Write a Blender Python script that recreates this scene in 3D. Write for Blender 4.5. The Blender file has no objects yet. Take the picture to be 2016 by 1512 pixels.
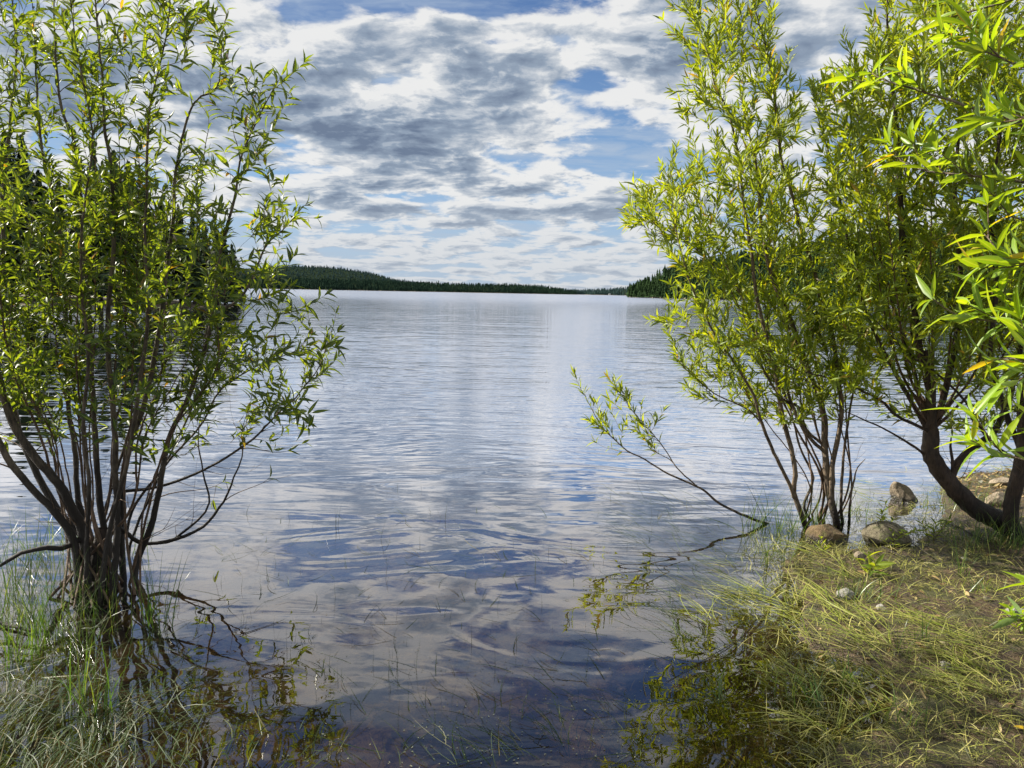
import bpy, math
import numpy as np
from mathutils import Vector, Matrix

scene = bpy.context.scene
COL = scene.collection
R = math.radians

# ------------------------------------------------------------------ camera
H = 1.5
FPX = 1514.0
PITCH, ROLL = R(6.76), R(1.16)
_f = np.array([0, math.cos(PITCH), -math.sin(PITCH)])
_r = np.array([1.0, 0, 0])
_u = np.cross(_r, _f)
_r2 = _r * math.cos(ROLL) + _u * math.sin(ROLL)
_u2 = _u * math.cos(ROLL) - _r * math.sin(ROLL)
CAMP = np.array([0, 0, H])


def ray(px, py):
    v = _f + _r2 * (px - 1008) / FPX + _u2 * (756 - py) / FPX
    return v / np.linalg.norm(v)


def P(px, py, d):
    """point seen at photo pixel px,py standing d metres ahead"""
    v = ray(px, py)
    return CAMP + v * (d / v[1])


def G(px, py, z=0.0):
    """point on the level z seen at photo pixel px,py"""
    v = ray(px, py)
    return CAMP + v * ((z - H) / v[2])


cam = bpy.data.cameras.new('camera')
cam.sensor_width = 36
cam.lens = FPX / 2016 * 36
cam.clip_start = 0.05
cam.clip_end = 20000
co = bpy.data.objects.new('camera', cam)
COL.objects.link(co)
m = Matrix.Identity(4)
for i in range(3):
    m[i][0], m[i][1], m[i][2], m[i][3] = _r2[i], _u2[i], -_f[i], CAMP[i]
co.matrix_world = m
scene.camera = co

# ------------------------------------------------------------------ sun and exposure
SUN_AZ, SUN_EL = R(-66), R(37)
SUN = Vector((math.sin(SUN_AZ) * math.cos(SUN_EL), math.cos(SUN_AZ) * math.cos(SUN_EL), math.sin(SUN_EL)))
sl = bpy.data.lights.new('sun', 'SUN')
sl.energy = 5.0
sl.angle = R(0.5)
sl.color = (1.0, 0.93, 0.80)
so = bpy.data.objects.new('sun', sl)
so.rotation_euler = SUN.to_track_quat('Z', 'Y').to_euler()
COL.objects.link(so)
scene.view_settings.view_transform = 'Standard'
scene.view_settings.look = 'None'
scene.view_settings.gamma = 1
scene.view_settings.exposure = 1.1
scene.cycles.max_bounces = 8
scene.cycles.transparent_max_bounces = 12
scene.cycles.transmission_bounces = 6
scene.cycles.diffuse_bounces = 3
scene.cycles.glossy_bounces = 3
scene.cycles.caustics_reflective = False
scene.cycles.caustics_refractive = False
scene.cycles.sample_clamp_indirect = 6


# ------------------------------------------------------------------ node helpers
class X:
    """tiny expression wrapper round shader math nodes"""
    nt = None

    def __init__(s, sock): s.s = sock

    @staticmethod
    def m(op, *a, clamp=False):
        n = X.nt.nodes.new('ShaderNodeMath')
        n.operation = op
        n.use_clamp = clamp
        for i, v in enumerate(a):
            if isinstance(v, X): X.nt.links.new(v.s, n.inputs[i])
            else: n.inputs[i].default_value = v
        return X(n.outputs[0])

    def __add__(s, o): return X.m('ADD', s, o)
    def __radd__(s, o): return X.m('ADD', s, o)
    def __sub__(s, o): return X.m('SUBTRACT', s, o)
    def __rsub__(s, o): return X.m('SUBTRACT', o, s)
    def __mul__(s, o): return X.m('MULTIPLY', s, o)
    def __rmul__(s, o): return X.m('MULTIPLY', s, o)
    def __truediv__(s, o): return X.m('DIVIDE', s, o)
    def __rtruediv__(s, o): return X.m('DIVIDE', o, s)
    def __neg__(s): return X.m('MULTIPLY', s, -1.0)


def smooth(x, a, b):
    n = X.nt.nodes.new('ShaderNodeMapRange')
    n.interpolation_type = 'SMOOTHSTEP'
    X.nt.links.new(x.s, n.inputs['Value'])
    n.inputs['From Min'].default_value = a
    n.inputs['From Max'].default_value = b
    return X(n.outputs['Result'])


def comb(x, y, z):
    n = X.nt.nodes.new('ShaderNodeCombineXYZ')
    for i, v in enumerate((x, y, z)):
        if isinstance(v, X): X.nt.links.new(v.s, n.inputs[i])
        else: n.inputs[i].default_value = v
    return X(n.outputs[0])


def sep(v):
    n = X.nt.nodes.new('ShaderNodeSeparateXYZ')
    X.nt.links.new(v.s, n.inputs[0])
    return [X(o) for o in n.outputs]


def noise(v, scale, detail=4, rough=0.55, dist=0.0, lac=2.0, color=False):
    n = X.nt.nodes.new('ShaderNodeTexNoise')
    n.noise_dimensions = '3D'
    if v is not None: X.nt.links.new(v.s, n.inputs['Vector'])
    n.inputs['Scale'].default_value = scale
    n.inputs['Detail'].default_value = detail
    n.inputs['Roughness'].default_value = rough
    n.inputs['Distortion'].default_value = dist
    n.inputs['Lacunarity'].default_value = lac
    return X(n.outputs['Color' if color else 'Fac'])


def mixc(f, a, b):
    n = X.nt.nodes.new('ShaderNodeMix')
    n.data_type = 'RGBA'
    for key, v in (('Factor', f), ('A', a), ('B', b)):
        sk = [q for q in n.inputs if q.name == key and (q.type == 'RGBA' or (key == 'Factor' and q.type == 'VALUE'))][0]
        if isinstance(v, X): X.nt.links.new(v.s, sk)
        else: sk.default_value = v if key == 'Factor' else (*v, 1)
    return X([q for q in n.outputs if q.type == 'RGBA'][0])


def ramp(f, stops):
    n = X.nt.nodes.new('ShaderNodeValToRGB')
    e = n.color_ramp.elements
    while len(e) < len(stops): e.new(0.5)
    for k, (p, c) in enumerate(stops):
        e[k].position = p
        e[k].color = (*c, 1)
    X.nt.links.new(f.s, n.inputs[0])
    return X(n.outputs[0])


def new_mat(name):
    m_ = bpy.data.materials.new(name)
    m_.use_nodes = True
    m_.node_tree.nodes.clear()
    X.nt = m_.node_tree
    out = X.nt.nodes.new('ShaderNodeOutputMaterial')
    return m_, out


def node(kind, **kw):
    n = X.nt.nodes.new(kind)
    for k, v in kw.items():
        k2 = k.replace('_', ' ')
        if isinstance(v, X): X.nt.links.new(v.s, n.inputs[k2])
        else: n.inputs[k2].default_value = (*v, 1) if isinstance(v, tuple) and len(v) == 3 and n.inputs[k2].type == 'RGBA' else v
    return n


def coord(kind='Object'):
    n = X.nt.nodes.new('ShaderNodeTexCoord')
    return X(n.outputs[kind])


def bump(h, dist=0.01, strength=1.0):
    n = X.nt.nodes.new('ShaderNodeBump')
    n.inputs['Strength'].default_value = strength
    n.inputs['Distance'].default_value = dist
    X.nt.links.new(h.s, n.inputs['Height'])
    return X(n.outputs[0])


# ------------------------------------------------------------------ sky
W = bpy.data.worlds.new('World')
scene.world = W
W.use_nodes = True
X.nt = W.node_tree
X.nt.nodes.clear()
wout = X.nt.nodes.new('ShaderNodeOutputWorld')
bg = X.nt.nodes.new('ShaderNodeBackground')
SKY_S = 0.1
bg.inputs[1].default_value = SKY_S
X.nt.links.new(bg.outputs[0], wout.inputs[0])
sky = X.nt.nodes.new('ShaderNodeTexSky')
sky.sky_type = 'NISHITA'
sky.sun_disc = False
sky.sun_elevation = SUN_EL
sky.sun_rotation = SUN_AZ
sky.air_density = 1.0
sky.dust_density = 0.6
sky.ozone_density = 2.0
K = 1.0 / (SKY_S * 2 ** scene.view_settings.exposure)     # display value -> sky colour


def kc(c): return tuple(q * K for q in c)


gen = coord('Generated')
dx, dy, dz = sep(gen)
dzc = X.m('ABSOLUTE', dz)
az = X.m('ARCTAN2', dx, dy)
el = X.m('ARCSINE', dzc)
inv = 1.0 / (dzc + 0.17)
cu, cv = dx * inv, dy * inv


def blob(px, py, sx, sy, amp, rot=0.0):
    v = ray(px, py)
    a0, e0 = math.atan2(v[0], v[1]), math.asin(v[2])
    da, de = az - a0, el - e0
    c, s = math.cos(rot), math.sin(rot)
    p = (da * c + de * s) * (FPX / sx)
    q = (de * c - da * s) * (FPX / sy)
    return X.m('EXPONENT', -(p * p + q * q)) * amp


warp = noise(comb(cu, cv, 3.1), 2.2, 4, 0.55, color=True)
wx, wy, wz = sep(warp)
pu, pv = cu + (wx - 0.5) * 0.17, cv + (wy - 0.5) * 0.17


def dens(u, v, det):
    return noise(comb(u, v, 7.7), 3.3, det, 0.56, 0.0)


d0 = dens(pu, pv, 10)
e1 = dens(pu - 0.035, pv - 0.05, 7)
e2 = dens(pu - 0.012, pv - 0.016, 10)
big = noise(comb(cu, cv, 1.0), 0.8, 2, 0.5)
cover = (big - 0.5) * 0.16 + 0.045
thk = 0.0
for b in [  # where the photograph has cloud (+) and open blue (-)
    (720, 250, 190, 80, 0.10), (900, 120, 150, 60, 0.07), (520, 70, 70, 60, 0.06), (1030, 190, 120, 90, 0.05),
    (1300, 50, 150, 60, 0.06), (1290, 140, 90, 50, 0.04), (900, 360, 260, 40, 0.05),
    (780, -10, 260, 34, -0.30), (1215, 225, 110, 20, -0.07), (600, 20, 90, 16, -0.12), (1260, 265, 110, 14, -0.07), (1180, 330, 120, 14, -0.05), (1010, 82, 90, 14, -0.13), (640, 30, 60, 18, -0.12), (1280, 300, 110, 16, -0.09), (960, 20, 60, 20, -0.1), (460, 465, 100, 30, -0.14),
    (700, 455, 90, 10, -0.07), (1250, 290, 90, 25, -0.06), (1550, 60, 60, 25, -0.10), (1600, 200, 80, 40, -0.06),
    (150, 120, 230, 90, 0.12), (1180, 405, 170, 25, 0.05),
    (900, -430, 1400, 230, -0.11), (950, -110, 420, 60, 0.10), (200, -130, 300, 80, 0.04)]:
    cover = cover + blob(*b)
for b in [  # heavy grey masses
    (710, 275, 170, 42, 0.62), (560, 200, 80, 90, 0.25), (930, 150, 110, 30, 0.35), (150, 110, 230, 80, 0.55), (900, 420, 330, 14, 0.55),
    (1330, 60, 120, 40, 0.25), (1250, 405, 110, 14, 0.45), (1050, 160, 60, 20, 0.2), (1500, 45, 120, 40, 0.35), (700, 350, 120, 12, 0.25)]:
    thk = thk + blob(*b) if isinstance(thk, X) else blob(*b)
D = d0 + cover
# high thin veil
veil = noise(comb(cu * 0.7 + wy * 0.5, cv * 1.7, 20.0), 2.4, 7, 0.62, 0.3)
veil = smooth(veil, 0.40, 0.66) * 0.85
lowband = (1.0 - smooth(el, 0.01, 0.15))

clear = mixc(smooth(el, 0.02, 0.40), kc((0.24, 0.42, 0.68)), kc((0.060, 0.13, 0.33)))
hsv = X.nt.nodes.new('ShaderNodeHueSaturation')
X.nt.links.new(sky.outputs[0], hsv.inputs['Color'])
hsv.inputs['Saturation'].default_value = 1.15
clear = mixc(0.85, X(hsv.outputs[0]), clear)
thin = mixc(veil, clear, kc((0.44, 0.54, 0.68)))
pale = mixc(lowband * 0.65, thin, kc((0.47, 0.56, 0.67)))
cov = smooth(D, 0.445, 0.55)
thick = smooth(D, 0.52, 0.70)
relief = (d0 - e1) * 3.4 + (d0 - e2) * 3.2 + 0.10
relief = X.m('MINIMUM', X.m('MAXIMUM', relief, -0.5), 0.5)
shade = X.m('ADD', thick * 0.55 + thk * cov * 0.62, -relief, clamp=True)
ccol = ramp(shade, [(0.0, kc((0.86, 0.86, 0.85))), (0.20, kc((0.59, 0.63, 0.68))), (0.5, kc((0.30, 0.37, 0.47))),
                    (1.0, kc((0.155, 0.205, 0.30)))])
ccol = mixc(lowband * 0.55, ccol, kc((0.53, 0.58, 0.65)))
final = mixc(cov * 0.96, pale, ccol)
X.nt.links.new(final.s, bg.inputs[0])


# ------------------------------------------------------------------ materials
def leaf_material(name, cols, trans=0.45, rough=0.38, transcol=None, spec=0.5):
    m_, out = new_mat(name)
    geo = X.nt.nodes.new('ShaderNodeNewGeometry')
    rnd = X(geo.outputs['Random Per Island'])
    c = ramp(rnd, cols)
    pc = noise(coord('Object'), 2.5, 2)
    c = mixc(smooth(pc, 0.4, 0.7) * 0.35, c, tuple(q * 0.7 for q in cols[0][1]))
    back = mixc(0.45, c, (0.20, 0.26, 0.16))
    at = X.nt.nodes.new('ShaderNodeAttribute'); at.attribute_name = 'midrib'
    c = mixc(smooth(X(at.outputs['Fac']), 0.72, 1.0) * 0.45, c, (0.40, 0.46, 0.12))
    sp = noise(coord('Object'), 95, 3, 0.6)
    c = mixc(smooth(sp, 0.69, 0.75) * 0.75, c, (0.16, 0.09, 0.03))
    base = mixc(X(geo.outputs['Backfacing']), c, back)
    pr = node('ShaderNodeBsdfPrincipled', Base_Color=base, Roughness=rough)
    pr.inputs['Specular IOR Level'].default_value = spec
    tc = X.nt.nodes.new('ShaderNodeMix'); tc.data_type = 'RGBA'; tc.blend_type = 'MULTIPLY'
    tc.inputs[0].default_value = 1.0
    X.nt.links.new(c.s, tc.inputs[6]); tc.inputs[7].default_value = (*(transcol or (2.4, 2.0, 0.5)), 1)
    tr = node('ShaderNodeBsdfTranslucent', Color=X(tc.outputs[2]))
    mx = X.nt.nodes.new('ShaderNodeMixShader'); mx.inputs[0].default_value = trans
    X.nt.links.new(pr.outputs[0], mx.inputs[1]); X.nt.links.new(tr.outputs[0], mx.inputs[2])
    X.nt.links.new(mx.outputs[0], out.inputs[0])
    return m_


M = {}
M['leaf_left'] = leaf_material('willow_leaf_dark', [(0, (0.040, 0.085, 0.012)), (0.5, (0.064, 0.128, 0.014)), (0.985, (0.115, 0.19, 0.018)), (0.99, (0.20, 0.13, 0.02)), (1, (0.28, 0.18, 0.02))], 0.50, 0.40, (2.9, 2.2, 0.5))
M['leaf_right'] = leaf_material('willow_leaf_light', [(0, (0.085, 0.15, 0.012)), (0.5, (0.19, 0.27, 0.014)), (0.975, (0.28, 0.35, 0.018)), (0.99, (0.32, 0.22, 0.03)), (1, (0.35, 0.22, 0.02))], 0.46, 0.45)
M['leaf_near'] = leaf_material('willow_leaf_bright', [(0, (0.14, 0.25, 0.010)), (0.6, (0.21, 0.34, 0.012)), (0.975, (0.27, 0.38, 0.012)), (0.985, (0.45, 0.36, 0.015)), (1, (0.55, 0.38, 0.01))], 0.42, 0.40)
M['grass_right'] = leaf_material('grass_straw_green', [(0, (0.12, 0.16, 0.02)), (0.35, (0.24, 0.29, 0.04)), (0.7, (0.36, 0.37, 0.09)), (1, (0.46, 0.40, 0.16))], 0.25, 0.42, (1.6, 1.6, 0.6))
M['grass_left'] = leaf_material('grass_wet_green', [(0, (0.022, 0.042, 0.012)), (0.5, (0.045, 0.08, 0.022)), (0.85, (0.10, 0.13, 0.05)), (1, (0.22, 0.18, 0.09))], 0.30, 0.5, (1.6, 1.6, 0.5), 0.22)
M['grass_green'] = leaf_material('grass_fresh_green', [(0, (0.035, 0.075, 0.012)), (0.6, (0.08, 0.15, 0.018)), (1, (0.19, 0.21, 0.06))], 0.35, 0.35, (2.0, 2.0, 0.5))
M['debris'] = leaf_material('dry_matted_debris', [(0, (0.03, 0.03, 0.01)), (0.45, (0.10, 0.11, 0.02)), (0.75, (0.30, 0.31, 0.05)), (1, (0.50, 0.44, 0.16))], 0.12, 0.55, (1.2, 1.1, 0.5))
M['drowned'] = leaf_material('drowned_weed', [(0, (0.03, 0.025, 0.006)), (0.5, (0.10, 0.085, 0.015)), (1, (0.26, 0.20, 0.05))], 0.12, 0.7, (1.2, 1.1, 0.5), 0.1)
M['litter'] = leaf_material('dry_leaf_litter', [(0, (0.16, 0.09, 0.04)), (0.5, (0.32, 0.20, 0.09)), (1, (0.45, 0.34, 0.16))], 0.2, 0.6, (1.2, 1.0, 0.6))
M['yellow'] = leaf_material('fallen_yellow_leaf', [(0, (0.60, 0.38, 0.01)), (1, (0.65, 0.42, 0.02))], 0.2, 0.5, (1, 1, 0.6))
M['pale'] = leaf_material('pale_willow_leaf', [(0, (0.42, 0.38, 0.20)), (1, (0.48, 0.42, 0.25))], 0.2, 0.5, (1, 1, 0.8))
M['weed'] = leaf_material('water_speck', [(0, (0.09, 0.09, 0.06)), (1, (0.20, 0.20, 0.14))], 0.0, 0.3)
M['rod'] = leaf_material('dark_stalk', [(0, (0.02, 0.03, 0.01)), (0.7, (0.05, 0.07, 0.02)), (1, (0.12, 0.14, 0.05))], 0.1, 0.4)


def bark_material(name, a, b, lowz=None):
    m_, out = new_mat(name)
    v = coord('Object')
    x, y, z = sep(v)
    n1 = noise(comb(x, y, z * 0.25), 60, 5, 0.65)
    n2 = noise(v, 9, 3)
    n3 = noise(v, 170, 3, 0.6)
    c = ramp(n1 * 0.6 + n2 * 0.4, [(0.40, a), (0.58, b)])
    c = mixc(smooth(n3, 0.60, 0.72) * 0.5, c, tuple(min(1, q * 1.8) for q in b))
    if lowz is not None:  # bark turns darker towards the foot, below this height
        c = mixc(1.0 - smooth(z + n2 * 0.2, lowz, lowz + 0.25), c, (0.018, 0.013, 0.009))
    pr = node('ShaderNodeBsdfPrincipled', Base_Color=c, Roughness=0.75, Normal=bump(n1 + n2 * 0.5, 0.014))
    X.nt.links.new(pr.outputs[0], out.inputs[0])
    return m_


M['bark_left'] = bark_material('bark_grey_brown', (0.032, 0.025, 0.017), (0.16, 0.125, 0.085), 0.55)
M['bark_right'] = bark_material('bark_pale_brown', (0.045, 0.030, 0.02), (0.21, 0.155, 0.105), 0.14)
M['bark_dark'] = bark_material('bark_dark_brown', (0.018, 0.012, 0.008), (0.07, 0.045, 0.03), 0.2)
M['twig'] = bark_material('twig_red_brown', (0.06, 0.035, 0.02), (0.16, 0.10, 0.06))
M['conifer_bark'] = bark_material('conifer_bark', (0.03, 0.022, 0.016), (0.08, 0.06, 0.045))


def simple(name, c1, c2, scale, rough, bscale=None, bd=0.01, rnd=False, spec=0.5):
    m_, out = new_mat(name)
    v = coord('Object')
    n1 = noise(v, scale, 5, 0.6)
    c = mixc(smooth(n1, 0.35, 0.65), c1, c2)
    if rnd:
        geo = X.nt.nodes.new('ShaderNodeNewGeometry')
        c = mixc(X(geo.outputs['Random Per Island']) * 0.8, c, tuple(q * 1.9 for q in c2))
    pr = node('ShaderNodeBsdfPrincipled', Base_Color=c, Roughness=rough)
    pr.inputs['Specular IOR Level'].default_value = spec
    if bscale:
        nb = noise(v, bscale, 6, 0.65)
        X.nt.links.new(bump(nb, bd).s, pr.inputs['Normal'])
    X.nt.links.new(pr.outputs[0], out.inputs[0])
    return m_


M['needles'] = simple('conifer_needles', (0.012, 0.022, 0.010), (0.025, 0.042, 0.016), 1.5, 0.7, rnd=True, spec=0.2)
M['forest_left'] = simple('forest_green_hazed', (0.009, 0.020, 0.016), (0.018, 0.034, 0.022), 0.01, 0.9, rnd=True, spec=0.0)  # slight blue of the far air is mixed into this tree colour
M['forest_back'] = simple('forest_distant_hazed', (0.022, 0.040, 0.040), (0.032, 0.055, 0.050), 0.01, 0.9, rnd=True, spec=0.0)  # paler and bluer: distance haze put into the base colour
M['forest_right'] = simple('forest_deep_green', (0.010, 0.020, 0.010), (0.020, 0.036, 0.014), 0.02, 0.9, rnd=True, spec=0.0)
hm, out = new_mat('hill_soil')
hgeo = X.nt.nodes.new('ShaderNodeNewGeometry'); hx, hy, hzz = sep(X(hgeo.outputs['Position']))
hc = mixc(1.0 - smooth(hzz, 1.0, 1.6), (0.018, 0.028, 0.016), (0.20, 0.17, 0.13))
hp = node('ShaderNodeBsdfDiffuse', Color=hc)
X.nt.links.new(hp.outputs[0], out.inputs[0])
M['hill'] = hm
M['cabin_wall'] = simple('white_boards', (0.7, 0.7, 0.68), (0.75, 0.75, 0.73), 1, 0.6)
M['cabin_roof'] = simple('grey_roof', (0.25, 0.25, 0.26), (0.3, 0.3, 0.31), 1, 0.6)
M['catkin'] = simple('catkin_fluff', (0.45, 0.33, 0.25), (0.62, 0.52, 0.42), 200, 0.9)
M['catkin_dark'] = simple('catkin_brown', (0.12, 0.06, 0.03), (0.2, 0.1, 0.05), 200, 0.9)


def rock_material(name, a, b, c3, wet=0.02):
    m_, out = new_mat(name)
    v = coord('Object')
    geo = X.nt.nodes.new('ShaderNodeNewGeometry')
    gx, gy, gz = sep(X(geo.outputs['Position']))
    n1 = noise(v, 9, 6, 0.65)
    n2 = noise(v, 55, 5, 0.7)
    n3 = noise(v, 22, 3, 0.5)
    c = mixc(smooth(n1, 0.35, 0.65), a, b)
    c = mixc(smooth(n3, 0.55, 0.68) * 0.7, c, c3)
    c = mixc(smooth(n2, 0.50, 0.66) * 0.75, c, tuple(q * 0.4 for q in a))
    w = smooth(gz + (n1 - 0.5) * 0.05, wet, wet + 0.03)
    c = mixc(w, tuple(q * 0.22 for q in a), c)
    pr = node('ShaderNodeBsdfPrincipled', Base_Color=c, Roughness=w * 0.5 + 0.3, Normal=bump(n2 * 0.5 + n1, 0.035))
    X.nt.links.new(pr.outputs[0], out.inputs[0])
    return m_


M['rock_brown'] = rock_material('rock_mossy_brown', (0.13, 0.085, 0.04), (0.22, 0.15, 0.07), (0.12, 0.12, 0.03))
M['rock_dark'] = rock_material('rock_olive', (0.13, 0.11, 0.07), (0.22, 0.19, 0.12), (0.10, 0.11, 0.04))
M['rock_pale'] = rock_material('rock_pale_tan', (0.22, 0.175, 0.12), (0.36, 0.29, 0.21), (0.16, 0.12, 0.08))
M['rock_grey'] = rock_material('rock_grey', (0.26, 0.25, 0.22), (0.40, 0.38, 0.33), (0.18, 0.16, 0.12))

# ground
gm, out = new_mat('mud_and_silt')
v = coord('Object')
gx, gy, gz = sep(v)
n1 = noise(v, 2.2, 6, 0.65)
n2 = noise(v, 14, 6, 0.7)
n3 = noise(v, 90, 4, 0.7)
n4 = noise(comb(gx, gy * 1.0, 9.0), 5.0, 4, 0.6, 0.6)
mud = mixc(smooth(n2, 0.35, 0.66), (0.016, 0.011, 0.006), (0.10, 0.062, 0.030))
mud = mixc(smooth(n3, 0.52, 0.66) * 0.7, mud, (0.26, 0.19, 0.11))
mud = mixc(smooth(n4, 0.50, 0.62) * 0.6, mud, (0.055, 0.065, 0.014))
bed = mixc(smooth(n1, 0.38, 0.62), (0.030, 0.018, 0.012), (0.20, 0.115, 0.055))
bed = mixc(smooth(n2 * 0.6 + n1 * 0.4, 0.47, 0.57) * 0.85, bed, (0.46, 0.30, 0.12))
bed = mixc(smooth(n3, 0.5, 0.75) * 0.4, bed, (0.02, 0.012, 0.01))
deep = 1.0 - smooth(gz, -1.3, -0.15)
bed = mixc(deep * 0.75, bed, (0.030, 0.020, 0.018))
land = smooth(gz + (n2 - 0.5) * 0.03, -0.03, 0.01)
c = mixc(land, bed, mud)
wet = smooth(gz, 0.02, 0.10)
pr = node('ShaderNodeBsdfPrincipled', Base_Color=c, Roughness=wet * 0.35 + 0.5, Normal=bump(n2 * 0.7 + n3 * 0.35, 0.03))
X.nt.links.new(pr.outputs[0], out.inputs[0])
M['ground'] = gm

# water
wm, out = new_mat('lake_water')
geo = X.nt.nodes.new('ShaderNodeNewGeometry')
wv = X(geo.outputs['Position'])
px_, py_, pz_ = sep(wv)
far_ = smooth(py_, 3.8, 9.0)
mid_ = smooth(py_, 6.0, 30.0)
vfar_ = smooth(py_, 30.0, 220.0)
wp = noise(comb(px_, py_, 2.0), 0.35, 2, 0.5, color=True)
wpx, wpy, wpz = sep(wp)
yy = py_ + (wpx - 0.5) * 1.6
# long crests running across the lake towards the shore
r1 = noise(comb(px_ * 0.55, yy * 2.2, 4.0), 1.0, 3, 0.5, 0.1)
r2 = noise(comb(px_ * 1.3, yy * 7.0, 8.0), 1.0, 2, 0.5, 0.2)
r3 = noise(comb(px_ * 0.4, yy * 0.8, 12.0), 1.0, 2, 0.5)
# slow swirls in the calm near shore
s1 = noise(comb(px_ * 0.9 + wpy * 1.2, py_ * 1.8, 5.0), 1.0, 2, 0.45, 0.8)
s2 = noise(comb(px_, py_ * 1.3, 6.0), 7.0, 2, 0.5, 0.5)
gust = smooth(noise(comb(px_ * 0.05, py_ * 0.12, 0.0), 1.0, 2), 0.35, 0.65) * 0.6 + 0.5
h = r1 * (far_ * 0.024) * gust + r2 * (far_ * 0.0095 + 0.0002) * gust + r3 * (mid_ * 0.050 + vfar_ * 0.12)
h = h + s1 * 0.0125 + s2 * 0.00034
bn = bump(h, 1.0)
fr = node('ShaderNodeFresnel', IOR=1.45, Normal=bn)
frx = X.m('MINIMUM', X.m('MAXIMUM', X(fr.outputs[0]) * 3.2 - 0.075, 0.05), 0.97)
gl = node('ShaderNodeBsdfGlossy', Color=(0.96, 0.96, 1.0), Roughness=mid_ * 0.02 + vfar_ * 0.16, Normal=bn)
tp = node('ShaderNodeBsdfTransparent', Color=(0.93, 0.85, 0.70))
mx = X.nt.nodes.new('ShaderNodeMixShader')
X.nt.links.new(frx.s, mx.inputs[0])
X.nt.links.new(tp.outputs[0], mx.inputs[1])
X.nt.links.new(gl.outputs[0], mx.inputs[2])
X.nt.links.new(mx.outputs[0], out.inputs[0])
M['water'] = wm


# ------------------------------------------------------------------ mesh helpers
def mesh_obj(name, verts, faces, mat, parent=None, smooth_=True, matidx=None):
    me = bpy.data.meshes.new(name)
    V = np.asarray(verts, dtype=np.float32).reshape(-1, 3)
    if isinstance(faces, np.ndarray):
        k = faces.shape[1]
        F = faces.astype(np.int32)
        me.vertices.add(len(V)); me.vertices.foreach_set('co', V.ravel())
        me.loops.add(F.size); me.loops.foreach_set('vertex_index', F.ravel())
        me.polygons.add(len(F))
        me.polygons.foreach_set('loop_start', np.arange(0, F.size, k, dtype=np.int32))
        me.update(calc_edges=True)
    else:
        me.from_pydata(V.tolist(), [], faces)
    me.validate()
    for mt in (mat if isinstance(mat, list) else [mat]): me.materials.append(mt)
    me.polygons.foreach_set('use_smooth', np.full(len(me.polygons), smooth_))
    o = bpy.data.objects.new(name, me)
    COL.objects.link(o)
    if parent: o.parent = parent; 
    return o


def tag(o, label=None, cat=None, group=None, kind=None):
    if label: o['label'] = label
    if cat: o['category'] = cat
    if group: o['group'] = group
    if kind: o['kind'] = kind
    return o


def thing(name, loc, label, cat, group=None):
    o = bpy.data.objects.new(name, None)
    o.location = loc
    COL.objects.link(o)
    o.empty_display_size = 0.2
    return tag(o, label, cat, group)


class Acc:
    """collects geometry for one mesh (quads; a triangle repeats a corner is avoided)"""
    def __init__(s): s.v = []; s.f = []; s.n = 0

    def add(s, v, f):
        s.v.append(np.asarray(v, float)); s.f.append(np.asarray(f, int) + s.n); s.n += len(v)

    def build(s, name, mat, parent=None, origin=None, smooth_=True):
        V = np.concatenate(s.v)
        if origin is not None: V = V - np.asarray(origin)
        ks = {f.shape[1] for f in s.f}
        if len(ks) == 1: F = np.concatenate(s.f)
        else: F = [tuple(r) for f in s.f for r in f.tolist()]
        o = mesh_obj(name, V, F, mat, parent, smooth_)
        if getattr(s, 'rib', 0) * 14 == len(V):
            pat = np.zeros(14, np.float32); pat[[0, 2, 5, 8, 11, 13]] = 1
            o.data.attributes.new('midrib', 'FLOAT', 'POINT').data.foreach_set('value', np.tile(pat, s.rib))
        return o


def nrm(a): return a / (np.linalg.norm(a, axis=-1, keepdims=True) + 1e-9)


def tube(acc, pts, rad, sides=6, rough=0.0, rng=None):
    pts = np.asarray(pts, float); n = len(pts)
    rad = np.broadcast_to(np.asarray(rad, float), (n,)).copy()
    t = nrm(np.gradient(pts, axis=0))
    ref = np.array([0.3, 1.0, 0.1]) if abs(t[0][1]) < 0.8 else np.array([1.0, 0.2, 0.1])
    a = nrm(np.cross(t, ref)); b = np.cross(t, a)
    ang = np.linspace(0, 2 * np.pi, sides, endpoint=False)
    rr = rad[:, None] * (1 + (rng.normal(0, rough, (n, sides)) if rough else 0))
    V = pts[:, None] + (a[:, None] * np.cos(ang)[None, :, None] + b[:, None] * np.sin(ang)[None, :, None]) * rr[..., None]
    i = np.arange(n - 1)[:, None] * sides; j = np.arange(sides)[None]; j2 = (j + 1) % sides
    F = np.stack([i + j, i + j2, i + sides + j2, i + sides + j], -1).reshape(-1, 4)
    acc.add(V.reshape(-1, 3), F)


def resample(pts, step):
    pts = np.asarray(pts, float)
    n = len(pts)
    if n < 3: 
        L = np.linalg.norm(pts[-1] - pts[0]); k = max(3, int(L / step))
        return pts[0] + (pts[-1] - pts[0]) * np.linspace(0, 1, k)[:, None]
    ext = np.vstack([2 * pts[0] - pts[1], pts, 2 * pts[-1] - pts[-2]])
    out = []
    for k in range(n - 1):
        p0, p1, p2, p3 = ext[k:k + 4]
        m_ = max(2, int(np.linalg.norm(p2 - p1) / step))
        for t in np.linspace(0, 1, m_, endpoint=False):
            out.append(0.5 * ((2 * p1) + (p2 - p0) * t + (2 * p0 - 5 * p1 + 4 * p2 - p3) * t * t + (3 * p1 - p0 - 3 * p2 + p3) * t ** 3))
    out.append(pts[-1])
    return np.array(out)


# leaf template rows: t, half width ; a lance-shaped blade folded along its midrib
ROW_T = np.array([0.16, 0.38, 0.62, 0.84])
ROW_W = np.array([0.62, 1.0, 0.82, 0.36])


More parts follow.
